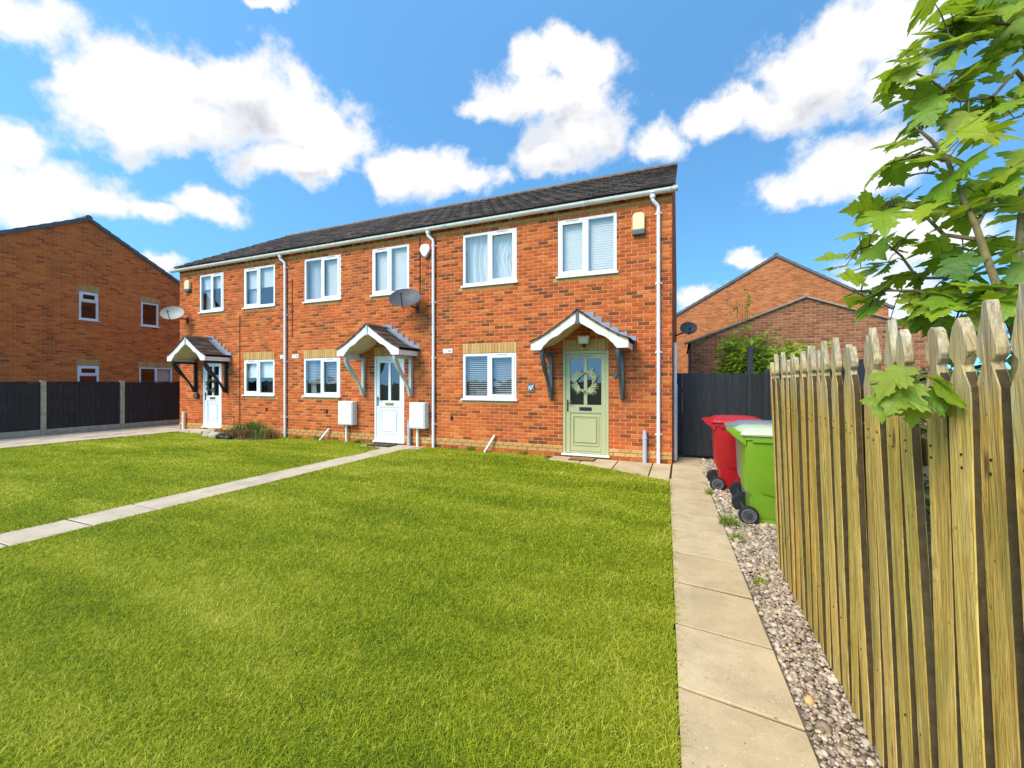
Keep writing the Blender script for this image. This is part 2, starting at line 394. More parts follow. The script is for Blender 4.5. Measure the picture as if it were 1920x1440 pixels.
def leaf_mat(name, stops, back, trans=.42):
    t = NT(name); r = t.rnd()
    oc = t.n('ShaderNodeTexCoord').outputs['Object']
    p = t.n('ShaderNodeSeparateXYZ', {'Vector': oc}).outputs
    ang = t.math('ABSOLUTE', t.math('ARCTAN2', p[0], t.math('ADD', p[1], .0001)))
    rad = t.n('ShaderNodeVectorMath', {0: oc}, operation='LENGTH').outputs['Value']
    vein = None
    for a0 in (0.0, .80, 1.50):
        d = t.math('MULTIPLY', t.math('ABSOLUTE', t.math('SUBTRACT', ang, a0)), rad)
        k = t.mr(d, .006, .020, 1, 0)
        vein = k if vein is None else t.math('MAXIMUM', vein, k)
    c = t.ramp(r, stops)
    n = t.noise(oc, 3.2, 4, .6)
    c = t.mix(t.mr(n, .35, .75, 0, .5), c, t.mix(.5, c, (.02, .05, .006)))
    c = t.mix(t.math('MULTIPLY', vein, .45), c, (.24, .32, .06))
    c = t.mix(t.mr(t.noise(oc, 8, 3, .6), .68, .76, 0, .6), c, (.22, .15, .03))
    t.fin(c, .45, .4)
    t.bump(t.math('ADD', t.math('MULTIPLY', vein, -.6), n), .35, .02)
    tr = t.n('ShaderNodeBsdfTranslucent', {'Color': t.mix(.5, c, back)})
    mx = t.n('ShaderNodeMixShader', {0: trans, 1: t.b.outputs[0], 2: tr.outputs[0]})
    t.t.links.new(mx.outputs[0], t.out.inputs[0]); return t.m
M['leaf'] = leaf_mat('maple_leaf', [(0, (.07, .18, .016)), (.25, (.15, .29, .016)), (.55, (.25, .38, .018)), (.85, (.36, .46, .022)), (1, (.42, .42, .03))], (.50, .62, .02))
M['leaf_lime'] = leaf_mat('young_maple_leaf', [(0, (.22, .34, .02)), (.6, (.30, .40, .03)), (1, (.36, .40, .05))], (.42, .5, .04))
M['shrub_leaf'] = leaf_mat('shrub_leaf', [(0, (.20, .32, .02)), (.5, (.34, .44, .02)), (1, (.48, .52, .03))], (.55, .65, .03))
M['hedge_leaf'] = plain('hedge_leaf', (.05, .085, .02), .6, .3, .4, 20.0)
M['bark'] = plain('bark', (.19, .145, .06), .9, .15, .35, 25.0, bump=.6)
M['twig'] = plain('twig_bark', (.13, .10, .045), .85, .2, .3, 25.0)
M['dry'] = plain('dry_stem', (.30, .20, .08), .9, .1, .3, 20.0)
M['wreath'] = plain('wreath_leaf', (.36, .38, .20), .8, .2, .3, 25.0)
M['wreath_dark'] = plain('dark_wreath_leaf', (.07, .07, .05), .8, .2, .3, 25.0)
def bin_mat(name, c):
    t = NT(name); w = t.coord('Object')
    cc = t.mix(t.mr(t.noise(w, 5, 6, .65), .45, .8, 0, .35), c, tuple(x * .6 for x in c))
    cc = t.mix(t.mr(t.noise(t.coord('Object', (1, 1, .15)), 16, 5, .6), .62, .8, 0, .25), cc, (.5, .5, .42))
    t.bump(t.noise(w, 160, 3), .12, .002); return t.fin(cc, t.mr(t.noise(w, 4, 4), .3, .7, .32, .5), .4)
M['bin_green'] = bin_mat('green_bin_plastic', (.18, .33, .016))
M['bin_red'] = bin_mat('red_bin_plastic', (.42, .012, .014))
M['bin_grey'] = bin_mat('grey_bin_plastic', (.20, .22, .25))
M['bin_lid_pale'] = bin_mat('sun_bleached_lid', (.50, .58, .36))
M['slate'] = plain('slate_plate', (.09, .10, .12), .6, .3, .2, 20)
def stone_mat():
    t = NT('gravel_stone')
    a = t.n('ShaderNodeAttribute', attribute_name='tint').outputs['Fac']
    c = t.ramp(a, [(0, (.11, .075, .05)), (.3, (.27, .20, .14)), (.6, (.42, .325, .24)), (.85, (.58, .48, .38)), (.95, (.55, .36, .14)), (1, (.68, .62, .52))])
    t.bump(t.noise(t.coord('World'), 90, 3), .3, .003); return t.fin(c, .8, .2)
M['stone'] = stone_mat()

# ------------------------------------------------------------------ helpers: meshes
COL = sc.collection
WLOC = {}
class MB:
    def __init__(s): s.v, s.f = [], []
    def add(s, vs, fs):
        b = len(s.v); s.v += [tuple(p) for p in vs]; s.f += [tuple(i + b for i in f) for f in fs]; return s
    def box(s, x0, x1, y0, y1, z0, z1):
        return s.add([(x0, y0, z0), (x1, y0, z0), (x1, y1, z0), (x0, y1, z0), (x0, y0, z1), (x1, y0, z1), (x1, y1, z1), (x0, y1, z1)],
                     [(3, 2, 1, 0), (4, 5, 6, 7), (0, 1, 5, 4), (1, 2, 6, 5), (2, 3, 7, 6), (3, 0, 4, 7)])
    def prism(s, poly, axis, a, b):
        """poly: 2D points in the two other axes (order x,y,z without axis)"""
        def mk(p, q):
            r = list(p); r.insert(axis, q); return tuple(r)
        n = len(poly)
        fs = [tuple(range(n))[::-1], tuple(range(n, 2 * n))] + [(i, (i + 1) % n, n + (i + 1) % n, n + i) for i in range(n)]
        return s.add([mk(p, a) for p in poly] + [mk(p, b) for p in poly], fs)
    def tube(s, pts, r, n=8, cap=True):
        pts = [Vector(p) for p in pts]; k = len(pts)
        rr = r if isinstance(r, (list, tuple)) else [r] * k
        vs, fs = [], []
        up = Vector((0, 0, 1))
        for i, p in enumerate(pts):
            d = (pts[min(i + 1, k - 1)] - pts[max(i - 1, 0)]).normalized()
            a = d.cross(up if abs(d.z) < .95 else Vector((1, 0, 0))).normalized(); b = d.cross(a).normalized()
            vs += [p + (a * math.cos(2 * math.pi * j / n) + b * math.sin(2 * math.pi * j / n)) * rr[i] for j in range(n)]
        for i in range(k - 1):
            for j in range(n):
                fs.append((i * n + j, i * n + (j + 1) % n, (i + 1) * n + (j + 1) % n, (i + 1) * n + j))
        if cap: fs += [tuple(range(n))[::-1], tuple(range((k - 1) * n, k * n))]
        return s.add(vs, fs)
    def lathe(s, prof, c, axis='z', n=16):
        vs, fs = [], []
        for r, h in prof:
            for j in range(n):
                a = 2 * math.pi * j / n; x, y = r * math.cos(a), r * math.sin(a)
                p = {'z': (x, y, h), 'y': (x, h, y), 'x': (h, x, y)}[axis]
                vs.append((p[0] + c[0], p[1] + c[1], p[2] + c[2]))
        k = len(prof)
        for i in range(k - 1):
            for j in range(n): fs.append((i * n + j, i * n + (j + 1) % n, (i + 1) * n + (j + 1) % n, (i + 1) * n + j))
        fs += [tuple(range(n))[::-1], tuple(range((k - 1) * n, k * n))]
        return s.add(vs, fs)
    def build(s, name, mat, parent=None, smooth=False, origin=None, local=False, bevel=0):
        me = bpy.data.meshes.new(name)
        if origin is None:
            if local: origin = (0, 0, 0)
            else:
                xs = list(zip(*s.v)); origin = ((min(xs[0]) + max(xs[0])) / 2, (min(xs[1]) + max(xs[1])) / 2, min(xs[2]))
        o0 = Vector(origin)
        me.from_pydata([Vector(p) - o0 for p in s.v], [], s.f)
        bm = bmesh.new(); bm.from_mesh(me); bmesh.ops.recalc_face_normals(bm, faces=bm.faces)
        if bevel:
            es = [e for e in bm.edges if e.is_manifold and e.calc_face_angle(0) > .6]
            bmesh.ops.bevel(bm, geom=es, offset=bevel, segments=2, affect='EDGES', profile=.6, clamp_overlap=True)
        bm.to_mesh(me); bm.free()
        if smooth:
            me.polygons.foreach_set('use_smooth', [True] * len(me.polygons))
            if hasattr(me, 'set_sharp_from_angle'): me.set_sharp_from_angle(angle=math.radians(40))
        me.materials.append(M[mat] if isinstance(mat, str) else mat)
        return link(name, me, parent, o0)
def link(name, me, parent, loc, rot=None, scale=None):
    o = bpy.data.objects.new(name, me); COL.objects.link(o)
    loc = Vector(loc)
    o.location = loc - (WLOC[parent] if parent else Vector())
    if rot is not None: o.rotation_euler = rot
    if scale is not None: o.scale = scale
    if parent: o.parent = parent
    WLOC[o] = loc
    return o
def tag(o, label, cat, group=None):
    o['label'] = label; o['category'] = cat
    if group: o['group'] = group
    return o
def thing(name, loc, label, cat, group=None):
    o = bpy.data.objects.new(name, None); COL.objects.link(o); o.location = loc; o.empty_display_size = .1
    WLOC[o] = Vector(loc)
    return tag(o, label, cat, group)
def part_empty(name, parent, loc):
    o = bpy.data.objects.new(name, None); COL.objects.link(o); o.parent = parent; o.empty_display_size = .1
    o.location = Vector(loc) - WLOC[parent]; WLOC[o] = Vector(loc); return o
def struct(o): o['kind'] = 'structure'; return o
def stuff(o): o['kind'] = 'stuff'; return o
rnd = random.Random(5)

# ------------------------------------------------------------------ ground, lawns, paths
D = 8.3                                   # distance of the terrace front
g = MB().add([(-900, -900, -.06), (900, -900, -.06), (900, 900, -.06), (-900, 900, -.06)], [(0, 1, 2, 3)])
struct(g.build('ground', 'ground', origin=(0, 0, -.06)))
def sheet(name, poly, z, mat):
    return struct(MB().add([(x, y, z) for x, y in poly], [tuple(range(len(poly)))]).build(name, mat))
def pl(y): return -.012 - (y - 1.8) * .0335            # left edge of the garden path
def pr(y): return pl(y) + .545
LP0, LP1 = -6.41, -5.83                               # the middle house's path
PATIO = [(-.16, 6.86), (-.64, 7.12), (-1.15, 7.38), (-1.7, 7.6), (-2.42, 7.84), (-2.6, 8.0), (-2.6, D + .004)]
main_lawn = [(LP1, -4), (pl(-4), -4), (pl(6.86), 6.86)] + PATIO[1:] + [(-5.3, D + .004), (-5.83, 8.05), (LP1, 7.6)]
left_lawn = [(-14.6, -4), (LP0, -4), (LP0, 7.6), (-6.9, 8.05), (-7.2, D + .004), (-13.2, D + .004), (-13.6, 7.8), (-14.3, 7.65)]
sheet('lawn', main_lawn, -.012, 'lawn')
sheet('lawn', left_lawn, -.012, 'lawn')
sheet('gravel_bed', [(pr(-3) - .02, -3), (1.24, -3), (1.24, 9.2), (-.1, 9.2), (-.1, D), (pr(6.8) - .02, 6.8)], -.02, 'grit')
sheet('soil_bed', [(1.24, -3), (6, -3), (6, 14), (1.24, 14)], -.028, 'soil')

def slab(parent, poly, z, mat, th=.05):
    m = MB(); n = len(poly)
    cx = sum(p[0] for p in poly) / n; cy = sum(p[1] for p in poly) / n
    dz = [rnd.uniform(-.003, .003) for _ in poly]
    inner = []
    for x, y in poly:
        l = math.hypot(cx - x, cy - y); k = .005 / l
        inner.append((x + (cx - x) * k, y + (cy - y) * k))
    vs = [(x, y, z - th) for x, y in poly] + [(x, y, z - .004 + d) for (x, y), d in zip(poly, dz)] + [(x, y, z + d) for (x, y), d in zip(inner, dz)]
    fs = [tuple(range(2 * n, 3 * n))]
    for i in range(n):
        j = (i + 1) % n
        fs += [(i, j, n + j, n + i), (n + i, n + j, 2 * n + j, 2 * n + i)]
    return m.add(vs, fs).build('slab', mat, parent)
GAP = .011
path = struct(MB().add([(pl(-3) + .01, -3, -0.006), (pr(-3) - .01, -3, -0.006), (pr(9.1) - .01, 9.1, -0.006), (pl(6.9) + .2, 9.1, -0.006), (pl(6.9) + .01, 6.9, -0.006)], [(0, 1, 2, 3, 4)]).build('garden_path', 'soil'))
ys = [1.03 + .595 * k for k in range(-6, 11)]
for a, b in zip(ys[:-1], ys[1:]):
    sk = .035
    slab(path, [(pl(a) + GAP, a + GAP + sk), (pr(a) - GAP, a + GAP - sk), (pr(b) - GAP, b - GAP - sk), (pl(b) + GAP, b - GAP + sk)], .004 + rnd.uniform(-.003, .004), 'slab')
yb = ys[-1]
for a, b in ((yb, yb + .6), (yb + .6, yb + 1.2), (yb + 1.2, yb + 1.8), (yb + 1.8, 9.17)):
    if b <= a: continue
    x0 = pl(6.9) + .02 if a < 8.28 else -.12
    slab(path, [(max(x0, -.15), a + GAP), (.42, a + GAP), (.42, b - GAP), (max(x0, -.15), b - GAP)], .002, 'slab')
patio = struct(MB().add([(x, y, -.0055) for x, y in PATIO] + [(-.17, D, -.0055)], [tuple(range(8))]).build('patio', 'soil'))
cuts = [(-.17, 6.87), (-.50, 7.05), (-1.14, 7.37), (-1.80, 7.63), (-2.46, 7.87)]
for (xa, ya), (xb, yb2) in zip(cuts[:-1], cuts[1:]):
    ym = (ya + D) / 2 + .1; ym2 = (yb2 + D) / 2 + .1
    slab(patio, [(xa - GAP, ya + GAP), (xa - GAP, D - .035), (xb + GAP, D - .035), (xb + GAP, yb2 + GAP)], .005 + rnd.uniform(-.002, .003), 'slab')
npath = struct(MB().add([(LP0 + .01, -3, -0.006), (LP1 - .01, -3, -0.006), (LP1 - .01, D, -0.006), (LP0 + .01, D, -0.006)], [(0, 1, 2, 3)]).build('front_path', 'soil'))
k = -3.0
while k < 7.4:
    slab(npath, [(LP0 + GAP, k + GAP), (LP1 - GAP, k + GAP), (LP1 - GAP, k + .6 - GAP), (LP0 + GAP, k + .6 - GAP)], .003 + rnd.uniform(-.004, .004), 'slab_grey'); k += .6
for a, b in ((-7.2, -6.6), (-6.6, -6.0), (-6.0, -5.55)):
    slab(npath, [(a + GAP, k + GAP), (b - GAP, k + GAP), (b - GAP, D - .04), (a + GAP, D - .04)], .005, 'slab_grey')
side = struct(MB().add([(-16.8, -4, -.006), (-14.62, -4, -.006), (-14.3, 7.6, -.006), (-13.5, 7.8, -.006), (-13.2, D, -.006), (-15, D, -.006), (-15.1, 12, -.006), (-16.8, 12, -.006)], [tuple(range(8))]).build('side_paving', 'soil'))
for i in range(14):
    y0 = 3.0 + i * .6
    for j in range(4):
        x0 = -16.82 + j * .55; x1 = x0 + .55 if j < 3 else (-14.62 + (y0 - 3) * .05)
        if y0 > 7.9 and j == 3: x1 = -15.07
        if x1 - x0 < .06: continue
        slab(side, [(x0 + GAP, y0 + GAP), (x1 - GAP, y0 + GAP), (x1 - GAP, y0 + .6 - GAP), (x0 + GAP, y0 + .6 - GAP)], .012 + rnd.uniform(-.006, .006), 'slab_grey')
for a, b in ((-14.25, -13.7), (-13.7, -13.15)):
    slab(side, [(a + GAP, 7.83), (b - GAP, 7.83), (b - GAP, D - .04), (a + GAP, D - .04)], .07, 'slab_grey', .09)

# ------------------------------------------------------------------ houses: brickwork
CH, BL, Z0 = .075, .225, -.15
UNIT = None
def unit_brick():
    me = bpy.data.meshes.new('brick')
    bm = bmesh.new(); bmesh.ops.create_cube(bm, size=1.0)
    bmesh.ops.bevel(bm, geom=list(bm.edges), offset=.05, segments=1, affect='EDGES')
    bm.to_mesh(me); bm.free(); return me
UN = {}
def unit(mat):
    if mat not in UN:
        me = unit_brick(); me.materials.append(M[mat]); UN[mat] = me
    return UN[mat]
def wall_point(axis, plane, sgn, a, d, z):
    """a along the wall, d outward"""
    return (a, plane + sgn * d, z) if axis == 0 else (plane + sgn * d, a, z)
def brickwork(parent, axis, plane, sgn, a0, a1, ztop, openings, mat, mort='mortar', buff_rows=(), buff_cells=(), dentil=None, gable=None, nmax=300, key=None, soldiers=(), one_by_one=True):
    # mortar sheet with openings and reveals
    xs = sorted({a0, a1} | {v for o in openings for v in o[:2]}); zs = sorted({Z0, ztop} | {v for o in openings for v in o[2:4]})
    m = MB(); P = lambda a, d, z: wall_point(axis, plane, sgn, a, d, z)
    for i in range(len(xs) - 1):
        for j in range(len(zs) - 1):
            ca, cz = (xs[i] + xs[i + 1]) / 2, (zs[j] + zs[j + 1]) / 2
            if any(o[0] < ca < o[1] and o[2] < cz < o[3] for o in openings): continue
            m.add([P(xs[i], 0, zs[j]), P(xs[i + 1], 0, zs[j]), P(xs[i + 1], 0, zs[j + 1]), P(xs[i], 0, zs[j + 1])], [(0, 1, 2, 3)])
    for o in openings:
        l, r, b, t = o[:4]; q = [(l, b), (r, b), (r, t), (l, t)]
        for (x, z), (x2, z2) in zip(q, q[1:] + q[:1]):
            m.add([P(x, 0, z), P(x2, 0, z2), P(x2, -.12, z2), P(x, -.12, z)], [(0, 1, 2, 3)])
    if gable: m.add([P(a0, 0, ztop), P(a1, 0, ztop), P(gable[0], 0, gable[1])], [(0, 1, 2)])
    m.build('wall', mort, parent)
    bricks = []
    top = gable[1] if gable else ztop
    row = 0
    while Z0 + (row + 1) * CH <= top + 1e-6:
        zb, zt = Z0 + row * CH, Z0 + (row + 1) * CH
        lo, hi = a0, a1
        if gable and zt > ztop:
            f = (zt - ztop) / (gable[1] - ztop); lo = a0 + (gable[0] - a0) * f; hi = a1 + (gable[0] - a1) * f
        cut = sorted([o for o in openings if o[2] < zb + .03 and o[3] > zt - .03] + [s for s in soldiers if s[2] < zb + .03 and s[3] > zt - .03])
        spans, c = [], lo
        for o in cut:
            if o[0] > c: spans.append((c, min(o[0], hi)))
            c = max(c, o[1])
        if c < hi: spans.append((c, hi))
        off = .5 * (row % 2)
        for s0, s1 in spans:
            i = math.floor(s0 / BL + off)
            while (i - off) * BL < s1:
                x0, x1 = max(s0, (i - off) * BL + .0075), min(s1, (i + 1 - off) * BL - .0075)
                i += 1
                if x1 - x0 < .02: continue
                mm, pr_ = mat, .007 + rnd.uniform(-.002, .0025)
                if row in buff_rows: mm, pr_ = 'buff', .016
                xc = (x0 + x1) / 2
                for l, r, b in buff_cells:
                    if row == b and l - .02 < xc < r + .02: mm = 'buff'
                if dentil is not None and row == dentil:
                    h = (x0 + x1) / 2
                    if x1 - x0 > .15:
                        bricks.append((x0, h - .005, zb, zt, .06, mat)); bricks.append((h + .005, x1, zb, zt, .006, 'buff' if rnd.random() < .4 else mat)); continue
                bricks.append((x0, x1, zb, zt, pr_, mm))
        row += 1
    key = key or Vector((0, 0, CAM_H))
    bricks.sort(key=lambda b: (Vector(P((b[0] + b[1]) / 2, 0, b[2])) - key).length - .25 * (b[1] - b[0]))
    rest = bricks
    if one_by_one:
        for x0, x1, zb, zt, pr_, mm in bricks[:nmax]:
            dep = .03
            L = (x1 - x0 - .003, dep, zt - zb - .014)
            sc_ = (L[0], L[1], L[2]) if axis == 0 else (L[1], L[0], L[2])
            link('brick', unit(mm), parent, P((x0 + x1) / 2, pr_ - dep / 2, (zb + zt) / 2), (rnd.uniform(-.01, .01), rnd.uniform(-.006, .006), rnd.uniform(-.008, .008)), sc_)
        rest = bricks[nmax:]
    for name in sorted({b[5] for b in rest}):
        m = MB()
        for x0, x1, zb, zt, pr_, mm in rest:
            if mm != name: continue
            z0, z1 = zb + .007, zt - .007; j = rnd.uniform(-.0015, .0015); e = .004
            m.add([P(x0, 0, z0), P(x1, 0, z0), P(x1, 0, z1), P(x0, 0, z1), P(x0 + e, pr_ + j, z0 + e), P(x1 - e, pr_ - j, z0 + e), P(x1 - e, pr_ - j, z1 - e), P(x0 + e, pr_ + j, z1 - e)],
                  [(4, 5, 6, 7), (0, 1, 5, 4), (1, 2, 6, 5), (2, 3, 7, 6), (3, 0, 4, 7)])
        stuff(m.build('brickwork' if name != 'buff' else 'buff_brickwork', name, parent))
    for l, r, b, t in soldiers:
        lin = MB().add([P(l, .002, b), P(r, .002, b), P(r, .002, t), P(l, .002, t)], [(0, 1, 2, 3)]).build('lintel', mort, parent)
        n = max(3, round((r - l) / .075)); w = (r - l) / n
        for i in range(n):
            sc_ = (w - .009, .03, t - b - .008) if axis == 0 else (.03, w - .009, t - b - .008)
            link('brick', unit('buff'), lin, P(l + (i + .5) * w, .014 - .015 + rnd.uniform(-.002, .002), (b + t) / 2), None, sc_)

# ------------------------------------------------------------------ houses: windows and doors
def window(parent, P, l, r, b, t, opening, blinds=None, transom=None, sill=True, inner='interior'):
    """P(a, d, z): wall coordinates, d outward. opening: 0 left, 1 right, None"""
    w = part_empty('window', parent, P((l + r) / 2, -.05, b))
    def fb(name, rects, d0, d1, mat, bev=.006, up=w):
        m = MB()
        for a0, a1, z0, z1 in rects:
            q = [P(a0, d0, z0), P(a1, d1, z1)]
            m.box(*sorted((q[0][0], q[1][0])), *sorted((q[0][1], q[1][1])), *sorted((q[0][2], q[1][2])))
        return m.build(name, mat, up, bevel=bev)
    sz = .035 if sill else 0
    zb = b + sz; fw = .055; mid = (l + r) / 2
    l2, r2 = l + .004, r - .004; t2 = t - .004
    wide = transom is None and (r - l) > .8
    rects = [(l2, l2 + fw, zb, t2), (r2 - fw, r2, zb, t2), (l2 + fw, r2 - fw, zb, zb + fw), (l2 + fw, r2 - fw, t2 - fw, t2)]
    if wide: rects.append((mid - .035, mid + .035, zb + fw, t2 - fw))
    if transom: rects.append((l2 + fw, r2 - fw, transom - .03, transom + .03))
    fb('frame', rects, -.06, .004, 'upvc')
    if sill: fb('sill', [(l - .035, r + .035, b - .002, b + sz - .002)], -.05, .055, 'upvc')
    lights = [(l2 + fw, mid - .035), (mid + .035, r2 - fw)] if wide else [(l2 + fw, r2 - fw)]
    zl = [(zb + fw, t2 - fw)] if not transom else [(zb + fw, transom - .03), (transom + .03, t2 - fw)]
    for i, (a0, a1) in enumerate(lights):
        for k, (z0, z1) in enumerate(zl):
            op = (wide and opening == i) or (transom and k == 1)
            e = 0
            if op:
                e = .045; o = .018
                A0, A1, B0, B1 = a0 - o, a1 + o, z0 - o, z1 + o
                fb('sash', [(A0, A0 + e + o, B0, B1), (A1 - e - o, A1, B0, B1), (A0 + e + o, A1 - e - o, B0, B0 + e + o), (A0 + e + o, A1 - e - o, B1 - e - o, B1)], -.02, .016, 'upvc')
                if wide: fb('trickle_vent', [((A0 + A1) / 2 - .13, (A0 + A1) / 2 + .13, t2 - .04, t2 - .022)], .016, .024, 'grey_plastic', .002)
            else:
                e2 = .012
                fb('bead', [(a0, a0 + e2, z0, z1), (a1 - e2, a1, z0, z1), (a0 + e2, a1 - e2, z0, z0 + e2), (a0 + e2, a1 - e2, z1 - e2, z1)], -.04, -.008, 'grey_plastic', 0)
            a, c = P(a0 + e, -.024, z0 + e), P(a1 - e, -.024, z1 - e)
            q = [P(a0 + e, -.024, z0 + e), P(a1 - e, -.024, z0 + e), P(a1 - e, -.024, z1 - e), P(a0 + e, -.024, z1 - e)]
            MB().add(q, [(0, 1, 2, 3)]).build('pane', 'glass', w)
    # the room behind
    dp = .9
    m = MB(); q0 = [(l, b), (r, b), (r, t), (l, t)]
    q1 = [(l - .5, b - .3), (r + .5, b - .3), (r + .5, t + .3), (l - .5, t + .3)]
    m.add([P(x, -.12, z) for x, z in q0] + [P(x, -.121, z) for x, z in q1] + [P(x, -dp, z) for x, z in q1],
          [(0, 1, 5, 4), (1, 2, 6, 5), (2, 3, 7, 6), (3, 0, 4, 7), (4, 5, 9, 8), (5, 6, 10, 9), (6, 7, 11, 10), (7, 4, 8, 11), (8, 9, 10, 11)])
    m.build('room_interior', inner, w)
    for kind, a0, a1, z0, z1, mat in (blinds or []):
        m = MB()
        if kind == 'slats':
            n = int((z1 - z0) / .042)
            for i in range(n):
                z = z0 + (i + .5) * (z1 - z0) / n; tl = .007
                m.add([P(a0, -.085, z - tl), P(a1, -.085, z - tl), P(a1, -.115, z + tl), P(a0, -.115, z + tl)], [(0, 1, 2, 3)])
                m.add([P(a0, -.0851, z - tl - .0015), P(a1, -.0851, z - tl - .0015), P(a1, -.085, z - tl), P(a0, -.085, z - tl)], [(0, 1, 2, 3)])
            m.build('blind', mat, w)
        elif kind == 'shut':
            n = int((z1 - z0) / .05)
            for i in range(n):
                z = z0 + (i + .5) * (z1 - z0) / n; h = (z1 - z0) / n * .54
                m.add([P(a0, -.090, z - h), P(a1, -.090, z - h), P(a1, -.102, z + h), P(a0, -.102, z + h)], [(0, 1, 2, 3)])
            m.build('blind', mat, w)
        elif kind == 'curtain':
            n = 26; vs, fs = [], []
            for i in range(n + 1):
                f = i / n; a = a0 + (a1 - a0) * f; d = -.15 + .018 * math.sin(i * 1.7) + .008 * math.sin(i * 4.1)
                vs += [P(a, d, z0), P(a0 + (a - a0) * .8, d - .01, (z0 + z1) / 2), P(a, d, z1)]
            for i in range(n):
                for k in range(2): fs.append((3 * i + k, 3 * i + 3 + k, 3 * i + 4 + k, 3 * i + 1 + k))
            m.add(vs, fs).build('curtain', mat, w, smooth=True)
        elif kind == 'roller':
            p, q = P(a0, -.09, z0), P(a1, -.094, z1)
            m.box(*sorted((p[0], q[0])), *sorted((p[1], q[1])), z0, z1).build('roller_blind', mat, w)
        elif kind == 'box':
            p, q = P(a0, -.35, z0), P(a1, -.25, z1)
            m.box(*sorted((p[0], q[0])), *sorted((p[1], q[1])), z0, z1).build('furniture', mat, w)
    return w

def door(parent, l, r, b, t, paint, groove, handle_mat, flap_mat, glassy=True):
    y = D
    d = part_empty('door', parent, ((l + r) / 2, y, b))
    fw = .062
    m = MB()
    for x0, x1, z0, z1 in ((l + .004, l + fw, b, t - .004), (r - fw, r - .004, b, t - .004), (l + fw, r - fw, t - fw, t - .004)): m.box(x0, x1, y - .006, y + .07, z0, z1)
    m.build('door_frame', paint, d, bevel=.006)
    MB().box(l - .02, r + .02, y - .05, y + .05, b - .035, b + .004).build('threshold', 'upvc', d, bevel=.006)
    L, R, B, T = l + fw + .004, r - fw - .004, b + .012, t - fw - .004
    mid = (L + R) / 2; zs = b + (t - b) * .475; st = .085; zt = T - .10; y0 = y + .012
    m = MB()
    for x0, x1, z0, z1 in ((L, L + st, B, T), (R - st, R, B, T), (L + st, R - st, zt, T), (L + st, R - st, zs - .16, zs), (mid - .035, mid + .035, zs, zt)):
        m.box(x0, x1, y0, y0 + .05, z0, z1)
    leaf = m.build('door_leaf', paint, d, bevel=.005)
    MB().box(L + st, R - st, y0 + .012, y0 + .045, B, zs - .16).build('lower_panel', paint, leaf)
    # raised mouldings of the lower panel
    def frame(x0, x1, z0, z1, w_, pr_, mat):
        m = MB()
        for a0, a1, c0, c1 in ((x0, x0 + w_, z0, z1), (x1 - w_, x1, z0, z1), (x0 + w_, x1 - w_, z0, z0 + w_), (x0 + w_, x1 - w_, z1 - w_, z1)): m.box(a0, a1, y0 + .012 - pr_, y0 + .014, c0, c1)
        m.build('moulding', mat, leaf, bevel=.003)
    pz0, pz1 = B + .10, zs - .20
    frame(L + st + .0, R - st - .0, B + .04, zs - .165, .012, .008, groove)
    frame(L + st + .05, R - st - .05, pz0 + .06, pz1 - .02, .018, .014, paint)
    frame(L + st + .085, R - st - .085, pz0 + .105, pz1 - .065, .010, .006, groove)
    MB().box(L + st + .10, R - st - .10, y0 - .002, y0 + .013, pz0 + .12, pz1 - .08).build('raised_panel', paint, leaf, bevel=.008)
    for x0, x1 in ((L + st, mid - .035), (mid + .035, R - st)):
        MB().add([(x0, y0 + .02, zs), (x1, y0 + .02, zs), (x1, y0 + .02, zt), (x0, y0 + .02, zt)], [(0, 1, 2, 3)]).build('pane', 'door_glass', leaf)
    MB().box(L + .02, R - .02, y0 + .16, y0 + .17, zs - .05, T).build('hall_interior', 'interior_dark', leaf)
    m = MB().box(mid - .125, mid + .125, y0 - .012, y0 + .002, zs - .115, zs - .045)
    fl = m.build('letterbox', flap_mat, leaf, bevel=.004)
    MB().box(mid - .095, mid + .095, y0 - .017, y0 - .0125, zs - .098, zs - .062).build('flap', flap_mat, fl, bevel=.002)
    m = MB().box(L + .022, L + .05, y0 - .012, y0, zs - .14, zs + .10)
    h = m.build('handle_plate', handle_mat, leaf, bevel=.004)
    MB().tube([(L + .036, y0 - .01, zs + .04), (L + .036, y0 - .05, zs + .045), (L + .10, y0 - .055, zs + .045), (L + .15, y0 - .05, zs + .04)], .010, 8).build('handle', handle_mat, h, smooth=True)
    MB().box(mid - .14, mid + .14, y0 - .006, y0 + .001, T - .055, T - .035).build('trickle_vent', groove, leaf, bevel=.002)
    return d

